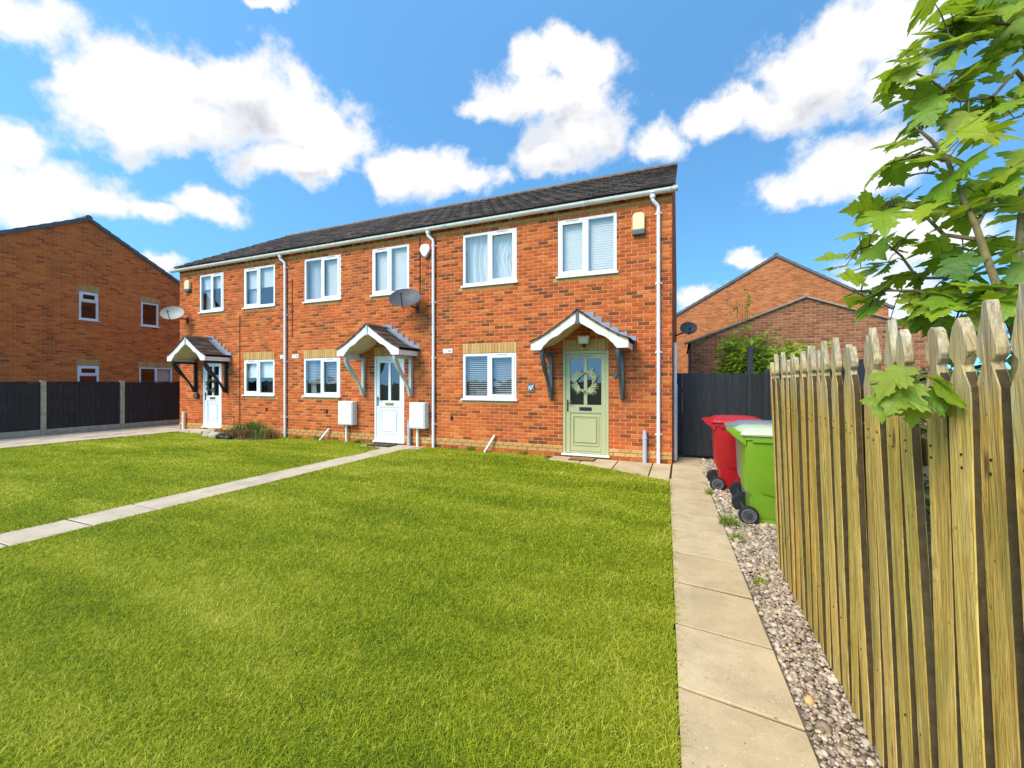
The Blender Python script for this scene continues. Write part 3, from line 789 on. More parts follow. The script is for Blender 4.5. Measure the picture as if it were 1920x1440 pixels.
def canopy(parent, c, paint, board, hw=.92):
    yf, yw = 7.56, D - .012
    zt, ze = 2.86, 2.285
    can = part_empty('porch_canopy', parent, (c, D, 2.15))
    def roofz(x):                        # bell-cast pitch
        f = abs(x) / hw
        return zt - (zt - ze) * (1.12 * f - .12 * f * f * f) + (.035 * max(0, f - .75) ** 1.0)
    N = 10
    for s in (-1, 1):
        xs_ = [s * hw * i / N for i in range(N + 1)]
        # bargeboard
        top = [(c + x, roofz(x) - .012) for x in xs_]
        low = []
        for i in range(33):
            f = i / 32; x = s * hw * f
            z = roofz(x) - .17
            if f > .76: z = 2.15 + .0
            elif f > .64: q = (f - .64) / .12; z = (roofz(s * hw * .64) - .185) * (1 - q) + 2.165 * q + .02 * math.sin(q * math.pi)
            elif f > .3: z -= .015 * math.sin((f - .3) / .34 * math.pi * 2)
            else: z -= .03 * (1 - f / .3)
            low.append((c + x, z))
        poly = [(x, z) for x, z in top] + [(x, z) for x, z in low[::-1]]
        MB().prism(poly, 1, yf, yf + .028).build('bargeboard', board, can, bevel=.004)
        tp = [(c + x, roofz(x) + .010) for x in xs_] + [(c + x, roofz(x) - .012) for x in xs_[::-1]]
        MB().prism(tp, 1, yf - .015, yf + .03).build('batten', 'timber_edge', can)
        # deck and soffit
        dk = [(c + x, roofz(x) + .008) for x in xs_] + [(c + x, roofz(x) - .03) for x in xs_[::-1]]
        MB().prism(dk, 1, yf + .0305, yw).build('roof_deck', 'tile_under', can)
        sf = [(c + s * hw * f, roofz(s * hw * f) - .125 if f < .7 else roofz(s * hw * .7) - .125 - (f - .7) * .28) for f in (0, .15, .3, .45, .6, .7, .96)]
        sf = sf + [(x, z + .012) for x, z in sf[::-1]]
        MB().prism(sf, 1, yf + .0305, yw).build('soffit', 'soffit', can)
        # side fascia
        xe = c + s * hw
        MB().box(*sorted((xe - s * .004, xe - s * .026)), yf + .029, yw, 2.15, 2.262).build('fascia', board, can, bevel=.003)
        # tiles
        rows, cols = 5, 3
        for i in range(rows):
            f0, f1 = 1 - i / rows, 1 - (i + 1) / rows - .045
            p0, p1 = (hw + .03) * f0, max(0.01, (hw + .03) * f1)
            z0, z1 = roofz(min(p0, hw)) + .032, roofz(max(p1, 0)) + .012
            for j in range(cols):
                ya = yf - .03 + (yw - yf + .03) * j / cols + .003; yb_ = yf - .03 + (yw - yf + .03) * (j + 1) / cols - .003
                h = .014 + rnd.uniform(-.002, .003)
                MB().prism([(c + s * p0, z0 - h), (c + s * p0, z0 + .002), (c + s * p1, z1 + .004), (c + s * p1, z1 - h)], 1, ya, yb_).build('tile', 'tile', can)
        # stepped lead flashing on the wall
        m = MB(); n = 6
        for i in range(n):
            x0, x1 = s * (hw + .06) * i / n, s * (hw + .06) * (i + 1) / n
            zb0, zb1 = roofz(min(abs(x0), hw) ), roofz(min(abs(x1), hw))
            zz = zb0 + .085
            m.prism([(c + x0, zb0 + .01), (c + x1, zb1 + .01), (c + x1, zz), (c + x0, zz)], 1, D - .026, D - .013)
            m.prism([(c + x0, zb0 + .030), (c + x1, zb1 + .030), (c + x1, zb1 + .036), (c + x0, zb0 + .036)], 1, D - .16, D - .014)
        m.build('lead_flashing', 'lead', can)
        # gallows bracket
        bx = c + s * .72; w = .035
        m = MB()
        m.box(bx - w, bx + w, D - .085, D - .012, 1.20, 2.148)
        m.box(bx - w * .9, bx + w * .9, yf + .06, D - .086, 2.08, 2.147)
        def brace(q, o):
            a, b_ = Vector((yf + .10, 2.09)), Vector((D - .06, 1.24))
            p = a.lerp(b_, q); nrm = Vector((-(b_ - a).y, (b_ - a).x)).normalized()
            bow = .05 * math.sin(q * math.pi) - .018 * math.sin(q * math.pi * 4)
            return p - nrm * (bow * 0 + o)
        up, dn = [], []
        for i in range(17):
            q = i / 16
            up.append(brace(q, -.03)); dn.append(brace(q, .045 + .035 * math.sin(q * math.pi * 2.0 + .4)))
        poly = [(p.x, p.y) for p in up] + [(p.x, p.y) for p in dn[::-1]]
        m.prism(poly, 0, bx - w * .85, bx + w * .85)
        m.build('bracket', paint, can)
    # finial strip and ridge
    fin = [(c - .03, zt + .035), (c + .03, zt + .035), (c + .03, zt - .17), (c + .045, zt - .22), (c, zt - .255), (c - .045, zt - .22), (c - .03, zt - .17)]
    MB().prism(fin, 1, yf - .016, yf - .001).build('finial', paint if paint != 'black_paint' else 'grey_plastic', can, bevel=.004)
    MB().prism([(c - .09, zt - .02), (c, zt + .04), (c + .09, zt - .02), (c + .085, zt - .04), (c, zt + .018), (c - .085, zt - .04)], 1, yf - .03, D - .03).build('ridge_tile', 'tile', can)
    return can

# ------------------------------------------------------------------ the terrace
TH = math.atan2(7.52 - 5.185, 4.12)
def tile_mesh():
    prof = [(-.148, 0), (-.140, .014), (-.118, .020), (-.096, .014), (-.085, .002), (.02, .0), (.03, .004), (.04, 0), (.148, 0)]
    L, th = .42, .030; vs, fs = [], []
    n = len(prof)
    for y in (0, L):
        vs += [(x, y, z + th) for x, z in prof] + [(x, y, z * .0) for x, z in prof]
    for i in range(n - 1):
        fs.append((i, i + 1, 2 * n + i + 1, 2 * n + i)); fs.append((i, i + 1, n + i + 1, n + i))
    fs += [(0, n, 3 * n, 2 * n), (n - 1, 2 * n - 1, 4 * n - 1, 3 * n - 1)]
    me = bpy.data.meshes.new('tile'); me.from_pydata(vs, [], fs)
    bm = bmesh.new(); bm.from_mesh(me); bmesh.ops.recalc_face_normals(bm, faces=bm.faces); bm.to_mesh(me); bm.free()
    me.materials.append(M['tile']); return me
TILE = tile_mesh()
RIDGE = None
def roof(house, x0, x1, left_verge, right_verge):
    ye, ze, yr, zr = D - .13, 5.185, D + 4.0, 7.52
    r = MB().prism([(ye + .03, ze - .03), (yr, zr - .03), (yr + 4.1, ze - .06), (yr + 4.1, ze - .14), (yr, zr - .16), (ye + .03, ze - .11)], 0, x0 + .01, x1 - .01).build('roof', 'tile_under', house)
    nrow = 14; gauge = ((zr - ze) ** 2 + (yr - ye) ** 2) ** .5 / (nrow + .0)
    X0, X1 = x0 - (.07 if left_verge else 0), x1 + (.06 if right_verge else 0)
    ncol = round((X1 - X0) / .3); w = (X1 - X0) / ncol
    for i in range(nrow):
        s = i * gauge
        for j in range(ncol + (i % 2)):
            xc = X0 + (j + .5 - .5 * (i % 2)) * w; sx = w / .3
            if i % 2 and j in (0, ncol):
                xc = X0 + w * .25 if j == 0 else X1 - w * .25; sx *= .5
            L = 1.0 if i < nrow - 1 else .82
            link('tile', TILE, r, (xc, ye + s * math.cos(TH) + rnd.uniform(-.004, .004), ze + s * math.sin(TH) + rnd.uniform(-.003, .009)), (TH - .065 + rnd.uniform(-.01, .01), rnd.uniform(-.012, .012), rnd.uniform(-.008, .008)), (sx * .995, L, 1))
    global RIDGE
    if RIDGE is None:
        vs, fs = [], []
        for x in (0, .45):
            for k in range(9):
                a = math.pi * (k / 8) ; rr = .125 if x == 0 else .118
                vs.append((x, math.cos(a) * rr, math.sin(a) * rr * .85))
        for k in range(8): fs.append((k, k + 1, 9 + k + 1, 9 + k))
        fs.append(tuple(range(9))); fs.append(tuple(range(9, 18)))
        RIDGE = bpy.data.meshes.new('ridge_tile'); RIDGE.from_pydata(vs, [], fs); RIDGE.materials.append(M['ridge'])
    n = round((X1 - X0) / .45)
    for k in range(n):
        link('ridge_tile', RIDGE, r, (X0 + k * (X1 - X0) / n, yr, zr - .03 + rnd.uniform(-.006, .006)), (0, 0, 0), ((X1 - X0) / n / .45, 1, 1))
    for on, xe, s in ((left_verge, X0, -1), (right_verge, X1, 1)):
        if not on: continue
        MB().prism([(ye, ze - .02), (yr, zr - .01), (yr, zr - .12), (ye, ze - .10)], 0, *sorted((xe - s * .004, xe - s * .04))).build('verge', 'verge', r)
    return r
def gutter(house, x0, x1, end0, end1):
    yc, zc, R = D - .13, 5.115, .068
    prof = [(yc + R * math.cos(a), zc + R * math.sin(a)) for a in [math.pi + math.pi * k / 10 for k in range(11)]]
    prof += [(y * 1 + (yc - y) * .09, z + (.004 if k in (0, 10) else 0) + (zc - z) * .09) for k, (y, z) in reversed(list(enumerate(prof)))]
    gt = MB().prism(prof, 0, x0, x1).build('gutter', 'gutter', house, smooth=True)
    x = x0 + .3
    while x < x1:
        pr2 = [(yc + (R + .008) * math.cos(a), zc + (R + .008) * math.sin(a)) for a in [math.pi + math.pi * k / 10 for k in range(11)]]
        pr2 += [(yc + (R + .001) * math.cos(a), zc + (R + .001) * math.sin(a)) for a in [2 * math.pi - math.pi * k / 10 for k in range(11)]]
        m = MB().prism(pr2, 0, x - .018, x + .018)
        m.box(x - .012, x + .012, yc + R, D - .01, zc - .03, zc + .0)
        m.build('bracket', 'gutter', gt, smooth=True); x += .8
    for on, xe in ((end0, x0), (end1, x1)):
        if on: MB().prism([(y, z) for y, z in prof[:11]], 0, xe - .006, xe + .006).build('end_cap', 'gutter', gt)
    MB().box(x0 + .01, x1 - .01, D - .055, D - .012, 5.115, 5.20).build('fascia', 'gutter', house)
def downpipe(house, x, zb):
    y = D - .055
    pts = [(x - .10, D - .125, 5.06), (x - .10, D - .125, 4.97), (x - .085, D - .12, 4.93), (x - .015, y - .005, 4.86), (x, y, 4.82), (x, y, zb)]
    p = MB().tube(pts, .034, 12).build('downpipe', 'upvc', house, smooth=True)
    MB().lathe([(.05, 4.99), (.05, 5.06), (.075, 5.075), (.075, 5.10)], (x - .10, D - .125, 0), 'z', 12).build('outlet', 'upvc', p, smooth=True)
    for z in (4.72, 3.4, 2.1, .55):
        m = MB().lathe([(.041, z - .02), (.041, z + .02)], (x, y, 0), 'z', 12)
        m.box(x - .06, x + .06, y + .025, D - .008, z - .015, z + .015).build('pipe_clip', 'upvc', p)

DENT, BAND = 69, 68
def terrace(label, x0, x1, wins, dr, left_end, right_end, pipe, cano):
    h = thing('terraced_house', ((x0 + x1) / 2, D, 0), label, 'house', 'terrace of three brick houses')
    ops = [w[:4] for w in wins] + [dr[:4]]
    cells = [(w[0], w[1], round((w[2] - Z0) / CH) - 1) for w in wins]
    sold = [(w[0] - .005, w[1] + .005, w[3], w[3] + .225) for w in wins if w[2] < 2]
    doorb = (dr[0], dr[1], dr[3], dr[3] + .225)
    brickwork(h, 0, D, -1, x0, x1, 5.175, ops, 'brick_x', buff_rows=(3, 4, BAND), buff_cells=cells, dentil=DENT, soldiers=sold + [doorb])
    P = lambda a, d, z: (a, D - d, z)
    for w in wins: window(h, P, *w[:4], opening=w[4], blinds=w[5], inner=w[6])
    m = MB(); yb_ = D + 8.0
    m.add([(x0, D + .13, -.15), (x0, yb_, -.15), (x0, yb_, 5.05), (x0, D + 4, 7.36), (x0, D + .13, 5.1)], [(0, 1, 2, 3, 4)])
    m.add([(x1, D + .13, -.15), (x1, yb_, -.15), (x1, yb_, 5.05), (x1, D + 4, 7.36), (x1, D + .13, 5.1)], [(0, 1, 2, 3, 4)])
    m.add([(x0, yb_, -.15), (x1, yb_, -.15), (x1, yb_, 5.05), (x0, yb_, 5.05)], [(0, 1, 2, 3)])
    m.build('side_wall', 'brick_side', h)
    for s, xe in ((left_end, x0), (right_end, x1)):
        if s: MB().box(xe - .004, xe + .004, D + .0005, D + .1295, -.15, 5.17).build('wall_return', 'brick_side', h)
    roof(h, x0, x1, left_end, right_end)
    gutter(h, x0 - (.2 if left_end else 0), x1 + (.1 if right_end else 0), left_end, right_end)
    if pipe is not None: downpipe(h, pipe, -.01)
    return h

W = lambda l, r, b, t, o, bl, inner='interior': (l, r, b, t, o, bl, inner)
U0, U1, L0, L1 = 3.675, 4.875, 1.125, 2.175
def sl(l, r, b, t, kind='shut', mat='blind'): return (kind, l + .03, r - .03, b + .05, t - .05, mat)
C_WINS = [W(-4.61, -3.29, U0, U1, 1, [('curtain', -4.57, -3.33, U0 + .03, U1, 'net'), ('curtain', -3.95, -3.35, U0, U1, 'net'), ('curtain', -4.58, -4.2, U0, U1, 'net')]),
          W(-2.375, -1.175, U0, U1, 0, [sl(-2.375, -1.175, U0, U1), ('curtain', -2.34, -1.8, U0, U1, 'net'), ('curtain', -1.6, -1.2, U0, U1, 'net')]),
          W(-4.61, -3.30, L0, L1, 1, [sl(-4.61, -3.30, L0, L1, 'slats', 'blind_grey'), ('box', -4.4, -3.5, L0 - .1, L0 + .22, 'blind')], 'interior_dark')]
C = terrace('right-hand end house of the terrace, nearest, with the sage green front door', -5.30, -.165, C_WINS, (-2.27, -1.33, .075, 2.175), False, True, -.40, -1.80)
B_WINS = [W(-9.53, -8.24, U0, U1, 1, [('curtain', -9.5, -8.9, U0, U1, 'net'), ('shut', -8.86, -8.28, U0 + .05, U1 - .05, 'blind')]),
          W(-7.21, -6.09, U0, U1, 0, [sl(-7.21, -6.09, U0, U1), ]),
          W(-9.55, -8.26, L0, L1, 1, [('slats', -9.5, -8.3, L0 + .36, L1 - .05, 'blind_grey'), ('curtain', -9.45, -9.25, L0, L1, 'net'), ('box', -9.4, -8.35, L0 - .1, L0 + .12, 'blind')], 'interior_dark')]
B = terrace('middle house of the terrace with white door between two white meter boxes', -10.15, -5.30, B_WINS, (-7.14, -6.23, .075, 2.175), False, False, -5.37, -6.72)
A_WINS = [W(-14.0, -12.88, U0, U1, 1, [('roller', -13.97, -12.9, U1 - .45, U1 - .03, 'blind'), ('curtain', -13.95, -13.5, U0, U1, 'net'), ('box', -13.2, -12.95, U0 - .1, U0 + .4, 'furniture_dark')]),
          W(-11.96, -10.67, U0, U1, 0, [('roller', -11.92, -10.7, U1 - .6, U1 - .03, 'blind'), ('curtain', -11.92, -11.5, U0, U1, 'net')]),
          W(-11.96, -10.69, L0, L1, 0, [('roller', -11.92, -10.72, L1 - .52, L1 - .03, 'roller'), ('box', -11.3, -10.8, L0, L0 + .4, 'furniture_dark')], 'interior_dark')]
M['furniture_dark'] = plain('dark_furniture', (.05, .035, .03), .6, .3)
for ws in (A_WINS,): pass
A = terrace('left-hand end house of the terrace with black porch brackets', -15.02, -10.15, A_WINS, (-13.84, -12.97, .15, 2.175), True, False, -10.21, -13.42)
door(C, -2.27, -1.33, .075, 2.175, 'sage', 'sage_dark', 'black_plastic', 'black_plastic')
door(B, -7.14, -6.23, .075, 2.175, 'upvc', 'groove', 'black_plastic', 'brass')
door(A, -13.84, -12.97, .15, 2.175, 'upvc', 'groove', 'black_plastic', 'brass')
canopy(C, -1.79, 'slate_paint', 'cream_board')
canopy(B, -6.73, 'pale_paint', 'upvc', .90)
canopy(A, -13.43, 'black_paint', 'upvc', .88)
# waste pipe and soil pipe on the end wall
MB().tube([(-.115, D + .32, .02), (-.115, D + .32, 2.3)], .034, 10).build('waste_pipe', 'upvc', C, smooth=True)
MB().tube([(-.115, D + .6, .02), (-.115, D + .6, 1.5)], .05, 10).build('waste_pipe', 'grey_plastic', C, smooth=True)
# cables on the walls
def cable(house, pts, r=.008): MB().tube(pts, r, 6).build('cable', 'black_plastic', house, smooth=True)
cable(B, [(-5.77, D - .02, 5.02), (-5.77, D - .02, 3.6), (-5.80, D - .03, 3.45), (-5.86, D - .05, 3.40)])
cable(A, [(-11.98 - .15, D - .02, 3.5), (-12.13, D - .02, .35), (-12.2, D - .02, .22), (-12.35, D - .02, .25), (-12.4, D - .02, .5)])
cable(B, [(-9.98, D - .02, 4.4), (-9.98, D - .02, 2.75)])

# ------------------------------------------------------------------ other houses
def far_gable_house(label, axis, plane, sgn, a0, a1, ztop, apex, wins, mat, depth, verge, mort='mortar', indiv=True, buff=True, vt=1.0):
    P = lambda a, d, z: wall_point(axis, plane, sgn, a, d, z)
    h = thing('gable_house', P((a0 + a1) / 2, 0, 0), label, 'house')
    sold = [(w[0] - .03, w[1] + .03, w[3], w[3] + .225) for w in wins] if buff else []
    brickwork(h, axis, plane, sgn, a0, a1, ztop, [w[:4] for w in wins], mat, mort, gable=apex, soldiers=sold, one_by_one=indiv)
    for w in wins: window(h, P, w[0], w[1], w[2], w[3], opening=w[4], transom=w[5], inner='interior_dark', blinds=w[6] if len(w) > 6 else None)
    m = MB()
    m.add([P(a0, -.13, Z0), P(a0, -depth, Z0), P(a0, -depth, ztop), P(a0, -.13, ztop)], [(0, 1, 2, 3)])
    m.add([P(a1, -.13, Z0), P(a1, -depth, Z0), P(a1, -depth, ztop), P(a1, -.13, ztop)], [(0, 1, 2, 3)])
    m.add([P(a0, -depth, Z0), P(a1, -depth, Z0), P(a1, -depth, ztop), P(apex[0], -depth, apex[1]), P(a0, -depth, ztop)], [(0, 1, 2, 3, 4)])
    for a in (a0, a1): m.add([P(a, 0, Z0), P(a, -.13, Z0), P(a, -.13, ztop), P(a, 0, ztop)], [(0, 1, 2, 3)])
    m.build('side_wall', mat, h)
    r = part_empty('roof', h, P(apex[0], 0, apex[1]))
    for s, e in ((-1, a0), (1, a1)):
        dx, dz = e - apex[0], ztop - apex[1]; L = math.hypot(dx, dz); ux, uz = dx / L, dz / L; nx, nz = -uz * s, ux * s
        if nz < 0: nx, nz = -nx, -nz
        A0 = (apex[0], apex[1] + .02); A1 = (apex[0] + ux * (L + .06), apex[1] + .02 + uz * (L + .06))
        q = [A0, A1, (A1[0] + nx * .04 * vt, A1[1] + nz * .04 * vt), (A0[0], A0[1] + nz * .05 * vt)]
        m = MB()
        def pr3(poly, d0, d1, nm, mt):
            vs = [P(a, d0, z) for a, z in poly] + [P(a, d1, z) for a, z in poly]; n = len(poly)
            return MB().add(vs, [tuple(range(n))[::-1], tuple(range(n, 2 * n))] + [(i, (i + 1) % n, n + (i + 1) % n, n + i) for i in range(n)]).build(nm, mt, r)
        pr3(q, .03, -depth - .1, 'roof_slope', 'tile')
        n = int(L / .34)                 # verge tiles, one by one
        for i in range(n + 1):
            s0, s1 = i * .34, (i + 1) * .34
            b0 = (A0[0] + ux * s0, A0[1] + uz * s0); b1 = (A0[0] + ux * s1, A0[1] + uz * s1)
            pr3([(b0[0] - nx * .05 * vt, b0[1] - nz * .05 * vt), (b1[0] - nx * .05 * vt, b1[1] - nz * .05 * vt), (b1[0] + nx * .075 * vt, b1[1] + nz * .075 * vt), (b0[0] + nx * .055 * vt, b0[1] + nz * .055 * vt)], .075, -.12, 'verge_tile', verge)
    MB().tube([P(apex[0], .08, apex[1] + .06), P(apex[0], -depth, apex[1] + .06 * vt)], .10 * vt, 10).build('ridge', verge, r)
    return h
far_gable_house('tall red brick gable house behind the black fence on the left', 1, -20.0, 1, 4.05, 12.1, 5.13, (8.07, 7.44),
                [(7.82, 8.36, 3.75, 4.80, None, 4.46), (9.66, 10.26, 3.75, 4.73, None, None), (7.78, 8.38, 1.05, 2.12, None, 1.78), (9.6, 10.76, 1.05, 2.12, None, None, [('roller', 10.25, 10.7, 1.1, 2.08, 'blind')])], 'brick_y', 9.0, 'verge_grey')
far_gable_house('orange brick gable house standing highest beyond the gate', 0, 24.0, -1, -.5, 8.75, 4.98, (4.35, 7.78), [], 'brick_orange', 9.0, 'verge_grey', indiv=False)
gar = far_gable_house('low brown brick garage gable in front of the orange house', 0, 14.0, -1, .26, 6.24, 2.76, (3.25, 3.93), [], 'brick_brown', 6.0, 'verge_pale', 'mortar_brown', vt=.45)
gar['category'] = 'garage'; gar.name = 'brick_garage'

# ------------------------------------------------------------------ fences and gate
def board_fence(name, label, cat, axis, plane, face, segs, z0, z1, bw, posts, post_mat, post_w, gravel=None, rails=(), cap=False, post_h=None, group=None):
    """axis: the run of the fence; face +1/-1: the side the boards are on"""
    P = (lambda a, d, z: (a, plane + face * d, z)) if axis == 0 else (lambda a, d, z: (plane + face * d, a, z))
    f = thing(name, P((segs[0][0] + segs[-1][1]) / 2, 0, 0), label, cat, group)
    def bx(a0, a1, d0, d1, c0, c1, nm, mt, bev=0):
        p, q = P(a0, d0, c0), P(a1, d1, c1)
        return MB().box(*sorted((p[0], q[0])), *sorted((p[1], q[1])), *sorted((c0, c1))).build(nm, mt, f, bevel=bev)
    for a in posts: bx(a - post_w / 2, a + post_w / 2, -.06, .055, -.1, (post_h or z1 + .02), 'post', post_mat, .008)
    for a0, a1 in segs:
        if gravel: bx(a0 + .002, a1 - .002, -.02, .03, -.05, gravel, 'gravel_board', 'post', .006)
        zb = (gravel or z0) + .004
        n = max(2, round((a1 - a0) / bw)); w = (a1 - a0) / n
        for i in range(n):
            b0, b1 = a0 + i * w + .0015, a0 + (i + 1) * w - .0015
            dz = rnd.uniform(-.012, .006); t0, t1 = .004, .013 + rnd.uniform(0, .006)
            m = MB()
            pa = [(b0, .0), (b0, t1), (b1, t0 + .004), (b1, .0)]
            vs = [P(a, d, zb) for a, d in pa] + [P(a, d, z1 + dz - (.03 if cap else 0)) for a, d in pa]
            m.add(vs, [(3, 2, 1, 0), (4, 5, 6, 7), (0, 1, 5, 4), (1, 2, 6, 5), (2, 3, 7, 6), (3, 0, 4, 7)]).build('board', 'black_board', f)
        for z in rails: bx(a0 + .003, a1 - .003, .0205, .04, z - .022, z + .022, 'rail', 'black_board', .004)
        for z in (z0 + .35, z1 - .35): bx(a0 + .003, a1 - .003, -.045, -.002, z - .03, z + .03, 'rail', 'black_board')
        if cap: bx(a0, a1, -.03, .045, z1 - .028, z1, 'cap', 'black_board', .004)
    return f
LPST = [2.18, 4.01, 5.84, 7.64, 9.47, 11.3]
board_fence('panel_fence', 'black board panel fence with concrete posts left of the terrace', 'fence', 1, -16.88, 1, [(a + .055, b - .055) for a, b in zip(LPST[:-1], LPST[1:])], .2, 1.545, .125, LPST, 'post', .11, .17, (.62, 1.08), True)
board_fence('side_gate', 'black boarded gate beside the end house, behind the red bin', 'gate', 0, 9.2, -1, [(-.115, 1.18)], .045, 1.715, .135, (1.235,), 'black_board', .1, None, (), False, 2.24)
board_fence('side_fence', 'black board fence running from the gate behind the bins', 'fence', 1, 1.25, -1, [(4.0, 5.75), (5.85, 7.45), (7.55, 9.1)], .03, 1.70, .12, (3.95, 5.8, 7.5), 'black_board', .09)

# picket fence, leaning a little towards the path
LEAN = .032
def picket_mesh(k):
    r = random.Random(k); h = .045; H = 1.735 + r.uniform(-.045, .025)
    side = [(h, .0), (h, 1.49), (h * .98, 1.525), (h * .52, 1.568), (h * .42, 1.585), (h * .84, 1.606), (h * .90, 1.622), (h * .50, 1.685), (h * .13, H)]
    side = [(x + r.uniform(-.002, .002), z) for x, z in side]
    poly = side + [(-x + r.uniform(-.002, .002), z + r.uniform(-.004, .004)) for x, z in side[::-1]]
    th = .025
    m = MB().prism(poly, 0, 0, th)
    # a few extra cuts along the shaft so that the board can warp
    return m, r
NAIL = MB().lathe([(.0036, -.002), (.0036, .002)], (0, 0, 0), 'x', 8).build('nail', 'tyre', None, local=True)
NAIL_O, NAIL = NAIL, NAIL.data
bpy.data.objects.remove(NAIL_O)
pf = thing('picket_fence', (.745, 2.6, 0), 'weathered timber picket fence with pointed tops along the gravel', 'fence')
yk = .62; idx = 0
while yk < 4.08:
    m, r = picket_mesh(100 + idx)
    me_o = None
    xs_off = Vector((.745, yk, .012))
    me = bpy.data.meshes.new('picket'); me.from_pydata(m.v, [], m.f)
    bm = bmesh.new(); bm.from_mesh(me)
    for z in (.3, .6, .9, 1.2): bmesh.ops.bisect_plane(bm, geom=bm.verts[:] + bm.edges[:] + bm.faces[:], plane_co=(0, 0, z), plane_no=(0, 0, 1))
    for v in bm.verts:
        z = v.co.z
        v.co.y += .005 * math.sin(z * 2.1 + idx) * z; v.co.x += .004 * math.sin(z * 1.7 + idx * 2.3) * min(1, z)
    bmesh.ops.recalc_face_normals(bm, faces=bm.faces)
    es = [e for e in bm.edges if e.is_manifold and e.calc_face_angle(0) > .5]
    bmesh.ops.bevel(bm, geom=es, offset=.0025, segments=1, affect='EDGES', clamp_overlap=True)
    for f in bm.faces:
        if abs(f.normal.y) > .8 and f.calc_center_median().z < 1.56: f.material_index = 1  # edge faces below the tips get the colour with painted gap shade
    bm.to_mesh(me); bm.free(); me.materials.append(M['picket']); me.materials.append(M['sawn_edge_shade'])
    pk = link('picket', me, pf, xs_off, (r.uniform(-.018, .018), -LEAN + r.uniform(-.014, .010), r.uniform(-.07, .07)))
    for z in (.37, 1.31, 1.345):
        nl = bpy.data.objects.new('nail', NAIL); COL.objects.link(nl); nl.parent = pk; nl.location = (.004 * math.sin(z * 1.7 + idx * 2.3) - .0005, r.uniform(-.022, .022), z)
    yk += .126 + r.uniform(-.009, .009); idx += 1
for z in (.38, 1.32):
    x = .745 + .028 - math.sin(LEAN) * z
    MB().box(x, x + .035, .5, 4.1, z - .045, z + .045).build('rail', 'rail', pf, bevel=.004)
for y in (.6, 2.35, 4.02):
    MB().prism([(.812, -.1), (.902, -.1), (.902 - LEAN * 1.5, 1.52), (.812 - LEAN * 1.5, 1.52)], 1, y - .045, y + .045).build('post', 'rail', pf, bevel=.005)

